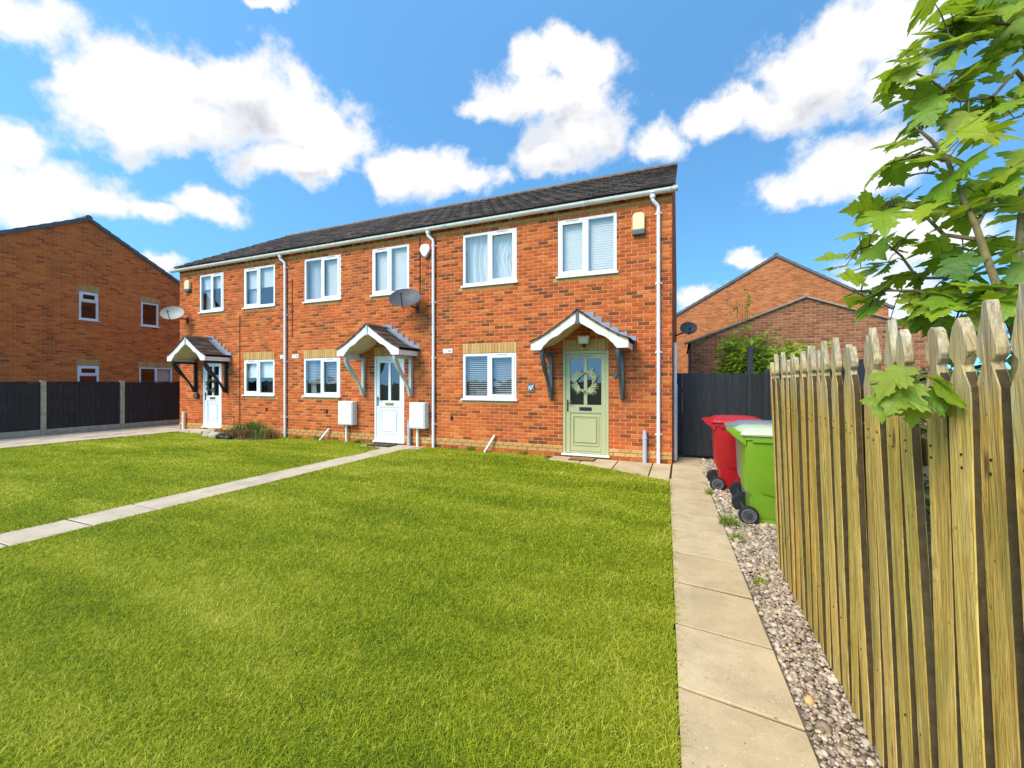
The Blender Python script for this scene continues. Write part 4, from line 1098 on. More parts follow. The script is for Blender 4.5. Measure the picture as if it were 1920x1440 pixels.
# ------------------------------------------------------------------ wheelie bins
def wheelie_bin(loc, label, body, lid, yaw=0.0):
    b = thing('wheelie_bin', loc, label, 'wheelie bin', 'wheelie bins by the gate')
    b.rotation_euler = (0, 0, yaw); WLOC[b] = Vector()      # children in local coordinates
    def rect(hx0, hx1, hy, z, n=4, r=.05):
        pts = []
        for cx, cy, a0 in ((hx1 - r, hy - r, 0), (hx0 + r, hy - r, 1), (hx0 + r, -hy + r, 2), (hx1 - r, -hy + r, 3)):
            for k in range(n + 1):
                a = (a0 + k / n) * math.pi / 2; pts.append((cx + r * math.cos(a), cy + r * math.sin(a), z))
        return pts
    # local: -x is the handle and wheel side
    rings = [rect(-.18, .29, .205, .06), rect(-.20, .30, .215, .09), rect(-.20, .315, .225, .30), rect(-.245, .32, .235, .34), rect(-.27, .345, .265, .92), rect(-.285, .36, .28, .925), rect(-.285, .36, .28, .965), rect(-.262, .338, .258, .966), rect(-.245, .32, .24, .80)]
    n = len(rings[0]); m = MB(); vs = [p for r in rings for p in r]
    fs = [tuple(range(n))[::-1], tuple(range((len(rings) - 1) * n, len(rings) * n))]
    for i in range(len(rings) - 1):
        for j in range(n): fs.append((i * n + j, i * n + (j + 1) % n, (i + 1) * n + (j + 1) % n, (i + 1) * n + j))
    bo = m.add(vs, fs).build('body', body, b, smooth=True, local=True)
    m = MB()                                   # moulded shoulder and ribs on the side
    for s in (-1, 1):
        m.add([(-.10, s * .2325, .33), (.16, s * .230, .28), (.29, s * .226, .20), (.29, s * .235, .215), (.16, s * .240, .295), (-.10, s * .243, .345)], [(0, 1, 4, 5), (1, 2, 3, 4)])
        m.box(-.20, .28, *sorted((s * .27, s * .283)), .90, .925)
    m.build('rib', body, b, local=True)
    lr = [rect(-.315, .385, .295, .968), rect(-.32, .39, .30, .985), rect(-.31, .38, .29, 1.005), rect(-.24, .30, .23, 1.045, r=.08), rect(-.14, .20, .14, 1.06, r=.08)]
    m = MB(); vs = [p for r in lr for p in r]; fs = [tuple(range(n))[::-1], tuple(range(4 * n, 5 * n))]
    for i in range(4):
        for j in range(n): fs.append((i * n + j, i * n + (j + 1) % n, (i + 1) * n + (j + 1) % n, (i + 1) * n + j))
    m.add(vs, fs).build('lid', lid, b, smooth=True, local=True)
    m = MB().tube([(-.385, -.25, .985), (-.385, .25, .985)], .016, 10)
    for y in (-.25, -.1, .1, .25): m.add([(-.26, y - .015, .86), (-.26, y + .015, .86), (-.26, y + .015, .965), (-.26, y - .015, .965), (-.39, y - .015, .965), (-.39, y + .015, .965), (-.39, y + .015, 1.0), (-.39, y - .015, 1.0), (-.30, y - .015, 1.01), (-.30, y + .015, 1.01)],
                                        [(0, 1, 5, 4), (4, 5, 6, 7), (7, 6, 9, 8), (0, 4, 7, 8, 3), (1, 5, 6, 9, 2)])
    m.build('handle', body, b, local=True)
    MB().tube([(-.235, -.27, .10), (-.235, .27, .10)], .012, 8).build('axle', 'chrome', b, local=True)
    for s in (-1, 1):
        w = MB().lathe([(.06, -.026), (.088, -.026), (.100, -.016), (.100, .016), (.088, .026), (.06, .026)], (0, 0, 0), 'y', 24).build('wheel', 'tyre', b, smooth=True, local=True)
        w.location = (-.235, s * .262, .10); WLOC[w] = Vector()
        MB().lathe([(.008, s * .030), (.03, s * .030), (.045, s * .024), (.058, s * .0275), (.062, s * .0275), (.062, s * .02)], (0, 0, 0), 'y', 20).build('hub', 'hub', w, smooth=True, local=True)
        MB().lathe([(.064, s * .0265), (.070, s * .0285), (.074, s * .0265)], (0, 0, 0), 'y', 24).build('rim', 'hub_rim', w, smooth=True, local=True)
    MB().box(-.225, .30, -.2, .2, .0, .058).build('foot', body, b, local=True)
    return b
wheelie_bin((.905, 5.42, -.012), 'lime green wheelie bin standing nearest beside the picket fence', 'bin_green', 'bin_lid_pale', .03)
wheelie_bin((.93, 6.06, -.012), 'grey wheelie bin between the green and red bins', 'bin_grey', 'bin_grey', -.02)
wheelie_bin((.70, 6.82, -.012), 'red wheelie bin standing nearest the black gate', 'bin_red', 'bin_red', .03)

# ------------------------------------------------------------------ things fixed to the walls
def dish(loc, label, face, mat, r=.30, wallvec=(0, 1, 0), wl=.35, tilt=.25):
    d = thing('satellite_dish', loc, label, 'satellite dish', 'satellite dishes on the terrace')
    fv = Vector(face).normalized()
    q = fv.to_track_quat('Z', 'Y').to_matrix()
    m = MB(); vs, fs = [], []; K, n = 6, 24
    for th in (0, .006):
        for i in range(K + 1):
            rr = r * i / K if i else .004
            for j in range(n):
                a = 2 * math.pi * j / n
                p = Vector((rr * math.cos(a) * 1.12, rr * math.sin(a) * .95, .16 * r * (i / K) ** 2 * 2 - th)); vs.append(Vector(loc) + q @ p)
    for t_ in range(2):
        o = t_ * (K + 1) * n
        for i in range(K):
            for j in range(n): fs.append((o + i * n + j, o + i * n + (j + 1) % n, o + (i + 1) * n + (j + 1) % n, o + (i + 1) * n + j))
    o = (K + 1) * n
    for j in range(n): fs.append((K * n + j, K * n + (j + 1) % n, o + K * n + (j + 1) % n, o + K * n + j))
    m.add(vs, fs).build('reflector', mat, d, smooth=True)
    L = Vector(loc)
    down = q @ Vector((0, -1, 0))
    if down.z > 0: down = -down
    tip = L + fv * (r * 1.25) + down * r * .55
    MB().tube([L + down * r * .95 + fv * .02, L + down * r * .9 + fv * .15, tip], .011, 8).build('feed_arm', 'black_plastic', d, smooth=True)
    MB().tube([tip - fv * .0, tip - fv * .07 + Vector((0, 0, .02))], [.028, .02], 10).build('receiver', 'black_plastic', d, smooth=True)
    wv = Vector(wallvec); e = L + wv * wl
    MB().tube([L - fv * .02, L - fv * .09, e - wv * .03 + Vector((0, 0, -.12)), e + Vector((0, 0, -.14))], .016, 8).build('wall_arm', 'black_plastic', d, smooth=True)
    p = e + Vector((0, 0, -.14)); w2 = Vector((.05, .05, .09)) - Vector([abs(c) * .045 for c in wv])
    MB().box(p.x - w2.x, p.x + w2.x, p.y - w2.y, p.y + w2.y, p.z - w2.z, p.z + w2.z).build('wall_plate', 'black_plastic', d)
    return d
dish((-5.93, 7.95, 3.42), 'dark grey satellite dish beside the drainpipe on the middle house', (.30, -.75, .62), 'dish_dark', .33, (.25, 1, 0), .33)
dish((-14.72, 7.95, 3.64), 'pale satellite dish at the far left corner of the terrace', (.55, -.68, .55), 'dish_pale', .28, (.3, 1, 0), .33)
dish((.13, 9.55, 2.66), 'small dark satellite dish on the end wall above the gate', (.15, -.85, .35), 'dish_dark', .155, (-1, .1, 0), .26)
def alarm(x0, x1, z0, z1, label, mat, shape):
    a = thing('alarm_box', ((x0 + x1) / 2, D - .01, z0), label, 'alarm box', 'burglar alarm boxes')
    y0 = D - .085; xc = (x0 + x1) / 2; w = (x1 - x0) / 2; h = z1 - z0
    if shape == 'box':
        pts = [(x0, z0 + h * .22), (x1, z0 + h * .22), (x1, z1 - .05), (x1 - .05, z1), (x0 + .05, z1), (x0, z1 - .05)]
        MB().prism(pts, 1, y0, D - .011).build('cover', mat, a, bevel=.012)
        MB().box(x0 - .004, x1 + .004, y0 - .006, D - .011, z0, z0 + h * .215).build('strobe', 'slate_paint', a, bevel=.012)
    else:
        pts = []
        for k in range(24):
            t_ = 2 * math.pi * k / 24; s, c = math.sin(t_), math.cos(t_)
            zz = z0 + h * .55 + c * h * .45; ww = w * (1.0 if c > .2 else .55 + .375 * (c + 1)); pts.append((xc + s * ww, zz - (.04 * h if abs(s) < .3 and c > 0 else 0)))
        MB().prism(pts, 1, y0, D - .011).build('cover', mat, a, bevel=.02)
        MB().lathe([(w * .5, y0 + .005), (w * .5, D - .011)], (xc + .03, 0, z0 + .07), 'y', 16).build('strobe', 'slate_paint', a, smooth=True)
alarm(-.87, -.65, 4.36, 4.78, 'cream alarm box high on the wall by the right-hand drainpipe', 'yellowed', 'box')
alarm(-5.74, -5.46, 4.45, 4.80, 'white shield-shaped alarm box beside the middle drainpipe', 'upvc', 'bell')
alarm(-14.66, -14.42, 4.40, 4.76, 'small cream alarm box at the left end of the terrace', 'yellowed', 'box')
def meter(x0, x1, z0, z1, label):
    a = thing('meter_box', ((x0 + x1) / 2, D, z0), label, 'meter box', 'white meter boxes')
    MB().box(x0, x1, D - .19, D - .011, z0, z1).build('case', 'meter', a, bevel=.018)
    MB().box(x0 + .025, x1 - .025, D - .203, D - .1905, z0 + .03, z1 - .03).build('door', 'meter', a, bevel=.005)
    MB().lathe([(.012, D - .208), (.012, D - .203)], (x1 - .06, 0, (z0 + z1) / 2), 'y', 10).build('lock', 'grey_plastic', a)
    MB().tube([((x0 + x1) / 2 - .06, D - .08, z0 + .01), ((x0 + x1) / 2 - .06, D - .08, -.05)], .028, 8).build('conduit', 'meter', a, smooth=True)
meter(-8.15, -7.68, .44, 1.04, 'white meter box on the wall left of the white door')
meter(-5.95, -5.52, .44, 1.05, 'white meter box between the white door and the middle drainpipe')
# small plates, lamp, ornament
def plate(x0, x1, z0, z1, label):
    a = thing('sign_plate', ((x0 + x1) / 2, D - .01, z0), label, 'sign', 'small white wall plates')
    MB().box(x0, x1, D - .018, D - .010, z0, z1).build('plate', 'upvc', a, bevel=.002)
    m = MB(); w = x1 - x0
    for f0, f1, g0, g1 in ((.58, .70, .3, .7), (.74, .80, .35, .7), (.84, .90, .3, .6)): m.box(x0 + w * f0, x0 + w * f1, D - .0195, D - .0182, z0 + (z1 - z0) * g0, z0 + (z1 - z0) * g1)
    m.build('lettering', 'slate', a)
plate(-5.13, -4.88, 2.20, 2.30, 'small white plate left of the lower window, nearest house')
plate(-9.98, -9.74, 2.19, 2.29, 'small white plate right of the left drainpipe')
plate(-10.45, -10.29, 2.19, 2.28, 'small white plate left of the left drainpipe')
pq = thing('house_plaque', (-2.955, D - .01, 1.32), 'square slate plaque with a pale mark left of the green door', 'plaque')
MB().box(-3.03, -2.88, D - .022, D - .010, 1.32, 1.515).build('plate', 'slate', pq, bevel=.003)
m = MB()
for a, b in (((-3.005, 1.36), (-3.005, 1.47)), ((-3.005, 1.47), (-2.965, 1.37)), ((-2.955, 1.37), (-2.955, 1.47)), ((-2.955, 1.37), (-2.905, 1.48))):
    dx, dz = b[0] - a[0], b[1] - a[1]; l = math.hypot(dx, dz); nx, nz = -dz / l * .006, dx / l * .006
    m.prism([(a[0] - nx, a[1] - nz), (b[0] - nx, b[1] - nz), (b[0] + nx, b[1] + nz), (a[0] + nx, a[1] + nz)], 1, D - .026, D - .0225)
m.build('mark', 'upvc', pq)
lp = thing('porch_lamp', (-1.81, D, 2.27), 'square cream floodlight above the green door', 'lamp')
MB().prism([(-1.93, 2.46), (-1.69, 2.46), (-1.71, 2.30), (-1.91, 2.30)], 1, D - .15, D - .06).build('housing', 'yellowed', lp, bevel=.012)
MB().box(-1.885, -1.735, D - .156, D - .151, 2.33, 2.43).build('lens', 'upvc', lp, bevel=.003)
MB().box(-1.84, -1.78, D - .06, D - .0105, 2.34, 2.42).build('bracket', 'black_plastic', lp)
MB().lathe([(.03, 2.285), (.035, 2.26), (.02, 2.235), (.004, 2.225)], (-1.81, D - .09, 0), 'z', 12).build('sensor', 'black_plastic', lp, smooth=True)
orn = thing('wall_ornament', (-1.21, D, 1.58), 'small dark heart-shaped ornament right of the green door', 'ornament')
pts = [(-1.21 + .052 * (16 * math.sin(t) ** 3) / 16, 1.675 + .075 * (13 * math.cos(t) - 5 * math.cos(2 * t) - 2 * math.cos(3 * t) - math.cos(4 * t)) / 16) for t in [2 * math.pi * k / 28 for k in range(28)]]
MB().prism(pts, 1, D - .03, D - .0135).build('heart', 'slate_paint', orn, bevel=.004)
MB().tube([(-1.21, D - .02, 1.75), (-1.235, D - .02, 1.77), (-1.21, D - .02, 1.79), (-1.185, D - .02, 1.77), (-1.21, D - .02, 1.75)], .004, 6).build('hook', 'slate_paint', orn)
def airvent(x, z, label):
    a = thing('air_vent', (x, D, z), label, 'vent', 'small black wall vents')
    MB().box(x - .035, x + .035, D - .02, D - .0105, z, z + .09).build('cover', 'black_plastic', a, bevel=.004)
    m = MB()
    for k in range(4): m.box(x - .028, x + .028, D - .026, D - .0205, z + .012 + k * .02, z + .02 + k * .02)
    m.build('louvre', 'black_plastic', a)
airvent(-4.90, .66, 'small black vent low on the wall under the nearest lower window')
airvent(-8.72, .72, 'small black vent low on the wall of the middle house')
airvent(-11.0, .70, 'small black vent low on the wall behind the flower bed')
bx_ = thing('key_safe', (-14.12, D, 1.02), 'small black box on the wall under the black porch bracket', 'box')
MB().box(-14.22, -14.02, D - .06, D - .0105, 1.02, 1.16).build('case', 'black_plastic', bx_, bevel=.008)
MB().box(-14.19, -14.05, D - .067, D - .0605, 1.05, 1.13).build('lid', 'slate_paint', bx_, bevel=.003)
def stub(x, z1, label, mat):
    a = thing('pipe_stub', (x, D - .07, 0), label, 'pipe', 'short upright pipes at the wall')
    MB().tube([(x, D - .075, -.02), (x, D - .075, z1 - .16)], .042, 10).build('pipe', mat, a, smooth=True)
    MB().lathe([(.047, z1 - .16), (.047, z1 - .13), (.038, z1 - .125), (.038, z1)], (x, D - .075, 0), 'z', 12).build('collar', mat, a, smooth=True)
stub(-.645, .62, 'short grey pipe stub beside the right-hand drainpipe', 'grey_plastic')
stub(-6.04, .62, 'short grey pipe stub next to the right meter box', 'grey_plastic')
stub(-14.70, .58, 'short pale pipe stub at the far left corner of the terrace', 'gutter')
def leaner(p, q, label):
    a = thing('leaning_pipe', p, label, 'pipe', 'offcuts of pipe leaning on the wall')
    MB().tube([p, q], .027, 10).build('tube', 'upvc', a, smooth=True)
    v = (Vector(q) - Vector(p)).normalized(); c = Vector(p) + v * .06
    MB().tube([c - v * .02, c + v * .02], .032, 10).build('collar', 'grey_plastic', a, smooth=True)
leaner((-3.98, D - .18, .0), (-3.80, D - .04, .36), 'white pipe offcut leaning on the wall under the nearest lower window')
leaner((-8.78, D - .18, .0), (-8.60, D - .04, .30), 'pale pipe offcut leaning on the wall of the middle house')
def mat_(x0, x1, y0, y1, z, label, mt):
    a = thing('door_mat', ((x0 + x1) / 2, (y0 + y1) / 2, z), label, 'door mat', 'door mats')
    MB().box(x0, x1, y0, y1, z, z + .012).build('backing', 'black_plastic', a)
    m = MB(); n = 26
    for i in range(n):
        xa = x0 + .012 + (x1 - x0 - .024) * i / n; m.box(xa, xa + (x1 - x0) / n * .72, y0 + .012, y1 - .012, z + .0125, z + .02 + rnd.uniform(0, .004))
    m.build('pile', mt, a)
mat_(-2.06, -1.56, 7.92, 8.22, .010, 'brown coir mat on the patio at the green door', 'coir')
mat_(-7.0, -6.35, 7.85, 8.2, .010, 'dark door mat on the slabs at the white door between meter boxes', 'dark_mat')

# wreaths hung on the doors
def blade(base, d, L, w, nrm):
    d = d.normalized(); s = d.cross(nrm).normalized()
    return [base - s * w * .25, base + s * w * .25, base + d * L * .55 + s * w * .5 + nrm * .012, base + d * L, base + d * L * .55 - s * w * .5 + nrm * .012], [(0, 1, 2, 4), (2, 3, 4)]
def wreath(cx, cz, y, R, label, mat, seed):
    r = random.Random(seed)
    w = thing('door_wreath', (cx, y, cz - R), label, 'wreath', 'wreaths on the doors')
    ring = [(cx + R * .62 * math.cos(a), y, cz + R * .62 * math.sin(a)) for a in [2 * math.pi * k / 20 for k in range(21)]]
    MB().tube(ring, .011, 6, False).build('hoop', 'dry', w)
    nrm = Vector((0, -1, 0))
    for fan in (0.75, 2.6, 3.75, 5.4):
        for k in range(11):
            a = fan + (k - 5) * .13; o = Vector((cx + R * .5 * math.cos(fan), y - .012 - .002 * k, cz + R * .5 * math.sin(fan)))
            dd = Vector((math.cos(a + (k - 5) * .12), r.uniform(-.25, .02), math.sin(a + (k - 5) * .12)))
            v, f = blade(o, dd, R * r.uniform(.5, .72), R * .085, nrm)
            MB().add(v, f).build('leaf', mat, w)
    for k in range(26):
        a = r.uniform(0, 2 * math.pi); o = Vector((cx + R * .62 * math.cos(a), y - .012, cz + R * .62 * math.sin(a)))
        dd = Vector((-math.sin(a) + r.uniform(-.5, .5), r.uniform(-.3, 0), math.cos(a) + r.uniform(-.5, .5)))
        v, f = blade(o, dd, R * r.uniform(.3, .5), R * .1, nrm); MB().add(v, f).build('leaf', mat, w)
wreath(-1.80, 1.545, D - .012, .29, 'dried palm leaf wreath hanging on the sage green door', 'wreath', 4)
wreath(-13.42, 1.42, D - .012, .25, 'dark wreath hanging on the white door with black brackets', 'wreath_dark', 9)

# ------------------------------------------------------------------ maple behind the picket fence
def leaf_mesh(k):
    r = random.Random(k)
    half = [(0, 0), (.10, -.07), (.22, -.10), (.31, -.03), (.42, -.02), (.40, .07), (.52, .14), (.41, .19), (.34, .25), (.46, .34), (.56, .32), (.60, .42), (.76, .52), (.63, .54), (.62, .63), (.50, .60), (.42, .66), (.33, .58), (.26, .52), (.28, .66), (.37, .73), (.26, .76), (.25, .86), (.14, .86), (.10, .95), (0, 1.08)]
    half = [(x + (r.uniform(-.025, .025) if x else 0), y + r.uniform(-.02, .02)) for x, y in half]
    dr, fo, cu = r.uniform(.05, .65), r.uniform(-.1, .35), r.uniform(.0, .5)
    def zf(x, y): return -dr * y * y * .8 + fo * abs(x) - cu * abs(x) ** 2 + .02 * math.sin(9 * y + 7 * x)
    vs, fs = [], []
    mid = [(0, y) for y in (0, .2, .42, .64, .86, 1.08)]
    for s in (-1, 1):
        out = [(s * x, y) for x, y in half]
        b = len(vs); pts = out[1:-1]
        vs += [(x, y, zf(x, y)) for x, y in mid] + [(x, y, zf(x, y)) for x, y in pts]
        n = len(pts); i = 0
        # stitch outline to the midrib
        mi = 0
        for q in range(n - 1):
            y = (pts[q][1] + pts[q + 1][1]) / 2
            while mi < 4 and mid[mi + 1][1] < y * .9 + .02:
                fs.append((b + mi, b + mi + 1, b + 6 + q)); mi += 1
            fs.append((b + mi, b + 6 + q + 1, b + 6 + q))
        while mi < 5: fs.append((b + mi, b + mi + 1, b + 6 + n - 1)); mi += 1
    me = bpy.data.meshes.new('leaf'); me.from_pydata(vs, [], fs)
    bm = bmesh.new(); bm.from_mesh(me); bmesh.ops.remove_doubles(bm, verts=bm.verts, dist=1e-4); bmesh.ops.recalc_face_normals(bm, faces=bm.faces)
    for f in bm.faces:
        if f.normal.z < 0: f.normal_flip()
    bm.to_mesh(me); bm.free(); me.polygons.foreach_set('use_smooth', [True] * len(me.polygons))
    return me
LEAVES = [leaf_mesh(k) for k in range(12)]
for me in LEAVES: me.materials.append(M['leaf'])
LIME = [me.copy() for me in LEAVES[:4]]
for me in LIME: me.materials[0] = M['leaf_lime']
tree = thing('maple_tree', (.97, 1.84, -.03), 'young maple with large lobed leaves rising behind the picket fence', 'tree')
BR = [  # branches as (pixel, pixel, distance): the two stems first
    [(1908, 640, 1.38), (1880, 565, 1.38), (1852, 490, 1.40), (1830, 425, 1.42), (1806, 372, 1.46), (1776, 300, 1.52), (1745, 262, 1.56), (1716, 238, 1.6)],
    [(1935, 640, 1.45), (1905, 520, 1.52), (1915, 400, 1.6), (1945, 260, 1.7), (1975, 120, 1.8), (1960, -60, 1.9)],
    [(1960, 200, 1.75), (1905, 132, 1.7), (1862, 182, 1.66), (1800, 190, 1.62), (1745, 150, 1.62), (1690, 125, 1.64)],
    [(1970, 90, 1.8), (1890, 45, 1.72), (1820, 38, 1.65), (1760, 60, 1.6)],
    [(1838, 450, 1.42), (1770, 440, 1.5), (1722, 392, 1.6), (1660, 385, 1.66)],
    [(1880, 565, 1.38), (1790, 520, 1.55), (1720, 522, 1.7), (1690, 480, 1.8), (1660, 455, 1.85), (1600, 470, 1.9)],
    [(1885, 585, 1.38), (1800, 575, 1.5), (1720, 545, 1.62), (1660, 545, 1.72), (1600, 545, 1.8)],
    [(1830, 425, 1.42), (1880, 330, 1.5), (1935, 290, 1.55)],
    [(1776, 300, 1.52), (1720, 290, 1.56), (1660, 310, 1.58)],
    [(1905, 520, 1.52), (1960, 460, 1.5), (2060, 420, 1.5)],
    [(1915, 400, 1.6), (2000, 350, 1.6), (2120, 300, 1.65)],
    [(1945, 260, 1.7), (2050, 180, 1.75), (2150, 120, 1.8)],
    [(1935, 640, 1.45), (1990, 600, 1.45), (2080, 560, 1.5)],
]
BP = [[at(*p) for p in b] for b in BR]
root = Vector((.97, 1.84, -.03))
trunk = MB().tube([root, root + Vector((.0, .0, .5)), Vector((.99, 1.86, 1.1)), BP[0][0]] + BP[0][1:], [.022, .018, .015, .0125, .0115, .0105, .0095, .008, .007, .006, .004], 9).build('trunk', 'bark', tree, smooth=True)
TARGETS = [(1740, 8, 95), (1790, 40, 120), (1830, 18, 110), (1872, 12, 110), (1800, 72, 110), (1845, 62, 120), (1902, 40, 110), (1908, 92, 100), (1765, 52, 110), (1850, 105, 90),
           (1690, 108, 80), (1732, 98, 80), (1655, 140, 85), (1668, 168, 95), (1712, 150, 80), (1702, 188, 85), (1772, 122, 75),
           (1792, 146, 110), (1830, 112, 80), (1862, 152, 95), (1782, 176, 95), (1884, 204, 100), (1762, 224, 90), (1852, 218, 110), (1732, 212, 90), (1706, 242, 85),
           (1802, 236, 120), (1690, 292, 110), (1655, 318, 100), (1742, 272, 115), (1802, 292, 120), (1872, 262, 120), (1902, 312, 110), (1720, 320, 100),
           (1640, 382, 120), (1690, 372, 115), (1756, 364, 130), (1676, 404, 120), (1734, 412, 80), (1832, 368, 110), (1882, 404, 120), (1906, 362, 110), (1790, 400, 90),
           (1566, 468, 80), (1602, 446, 80), (1640, 452, 80), (1694, 442, 80), (1722, 456, 70), (1604, 502, 80), (1642, 498, 80), (1590, 546, 80), (1660, 542, 85), (1702, 522, 80), (1624, 572, 75), (1640, 556, 80), (1680, 470, 70),
           (1782, 462, 110), (1804, 500, 120), (1852, 462, 110), (1902, 452, 120), (1890, 522, 120), (1762, 516, 110), (1700, 552, 90), (1742, 562, 110), (1786, 560, 110), (1832, 560, 120), (1702, 582, 80), (1652, 600, 70), (1822, 602, 120), (1764, 598, 110), (1902, 572, 110), (1872, 602, 110), (1722, 602, 85), (1850, 520, 110)]
rl = random.Random(21)
TARGETS = [(u + rl.gauss(0, 16), v + rl.gauss(0, 13), px * rl.uniform(.75, 1.1)) for u, v, px in TARGETS for _ in range(2)]
for k in range(14): TARGETS.append((rl.uniform(1780, 1925), rl.uniform(200, 610), rl.uniform(80, 115)))
for k in range(16): TARGETS.append((rl.uniform(1790, 1925), rl.uniform(-30, 120), rl.uniform(80, 115)))
for k in range(70): TARGETS.append((rl.uniform(1925, 2180), rl.uniform(-60, 640), rl.uniform(85, 120)))
for k in range(12): TARGETS.append((rl.uniform(1760, 1935), rl.uniform(600, 730), rl.uniform(80, 110)))
SEG = []
for bi, b in enumerate(BP):
    for a, c in zip(b[:-1], b[1:]):
        for q in range(4): SEG.append((a.lerp(c, q / 4), bi))
petioles = {i: [] for i in range(len(BP))}; leaf_specs = {i: [] for i in range(len(BP))}
for u, v, px in TARGETS:
    d = ray(u, v)
    # a leaf lies near the branch that passes closest to its line of sight
    best = None
    for p, bi in SEG:
        t = (p - Vector((0, 0, CAM_H))).dot(d) / d.dot(d); e = (Vector((0, 0, CAM_H)) + d * t - p).length
        if best is None or e < best[0]: best = (e, p, bi, t)
    t = best[3] + (rl.uniform(-.10, .16) if v < 600 else rl.uniform(.05, .3)); c = Vector((0, 0, CAM_H)) + d * t
    if c.x < .86 and c.z < 1.80: c.z = 1.84
    size = min(.15, max(.055, px * .56 * t / F_PX)) * rl.uniform(.8, 1.15)
    out = (c - best[1]); out.z *= .25
    if out.length < .02: out = Vector((rl.uniform(-1, 1), rl.uniform(-1, 1), 0))
    out = (out.normalized() + Vector((rl.uniform(-.7, .3), rl.uniform(-.5, .5), rl.uniform(-.30, .10)))).normalized()
    nrm = Vector((rl.gauss(-.2, .5), rl.gauss(-.45, .5), 1)).normalized()
    yx = out - nrm * out.dot(nrm); yx.normalize(); xx = yx.cross(nrm)
    base = c - yx * size * .45
    mtx = Matrix((xx, yx, nrm)).transposed().to_euler()
    leaf_specs[best[2]].append((base, mtx, size, rl.random())); petioles[best[2]].append((best[1], base))
def petiole(m, p, q, r=.0019):
    s = (p + q) / 2 + Vector((0, 0, .012)); m.tube([p, s, q], [r * 1.25, r, r * .8], 5, False)
for bi, b in enumerate(BP):
    m = MB()
    if bi:
        r0 = .014 if bi == 1 else .008
        m.tube(b, [r0 * (1 - .65 * i / (len(b) - 1)) for i in range(len(b))], 7)
    for p, q in petioles[bi]:
        if (p - q).length < .5: petiole(m, p, q)
    br = m.build('branch' if bi else 'leaf_stalk', 'bark' if bi in (1, 2) else 'twig', tree, smooth=True)
    if not bi: stuff(br)
    for base, e, size, q in leaf_specs[bi]:
        me = rl.choice(LIME) if q > .90 else rl.choice(LEAVES)
        link('leaf', me, br, base, e, (size, size, size))
# the shoot that pushes through between two pickets
sp = MB(); s0 = Vector((.97, 1.84, 1.25)); s1 = Vector((.74, 1.66, 1.50)); s2 = Vector((.66, 1.66, 1.52)); s3 = Vector((.60, 1.66, 1.55))
sp.tube([s0, s1, s2, s3, s3 + Vector((-.05, -.03, -.01))], [.008, .007, .006, .005, .003], 7)
shoot = []
for (u, v, t, sz, nx, ny, ang) in [(1672, 706, 1.16, .105, -.35, -.25, 3.0), (1690, 740, 1.14, .10, -.5, -.9, 3.9), (1662, 752, 1.17, .09, -.7, -.6, 4.4), (1740, 704, 1.14, .085, .1, -.15, .15), (1720, 722, 1.17, .075, .3, -.6, 5.7), (1745, 748, 1.12, .075, .1, -.9, 3.6), (1788, 738, 1.10, .095, .3, -.8, .5), (1768, 758, 1.14, .07, .4, -.7, 5.4), (1712, 772, 1.16, .06, -.4, -1, 4.6)]:
    c = at(u, v, t); nrm = Vector((nx, ny, .6)).normalized()
    right = Vector((CY, SY, 0)); up = Vector((0, 0, 1)); o = right * math.cos(ang) + up * math.sin(ang)
    yx = (o - nrm * o.dot(nrm)).normalized(); xx = yx.cross(nrm)
    base = c - yx * sz * .4; shoot.append((base, Matrix((xx, yx, nrm)).transposed().to_euler(), sz)); petiole(sp, s2 if sz < .12 else s3, base, .0018)
shb = sp.build('branch', 'twig', tree, smooth=True)
for i, (base, e, sz) in enumerate(shoot): link('leaf', (LIME if i < 5 else LEAVES)[i % 4], shb, base, e, (sz, sz, sz))

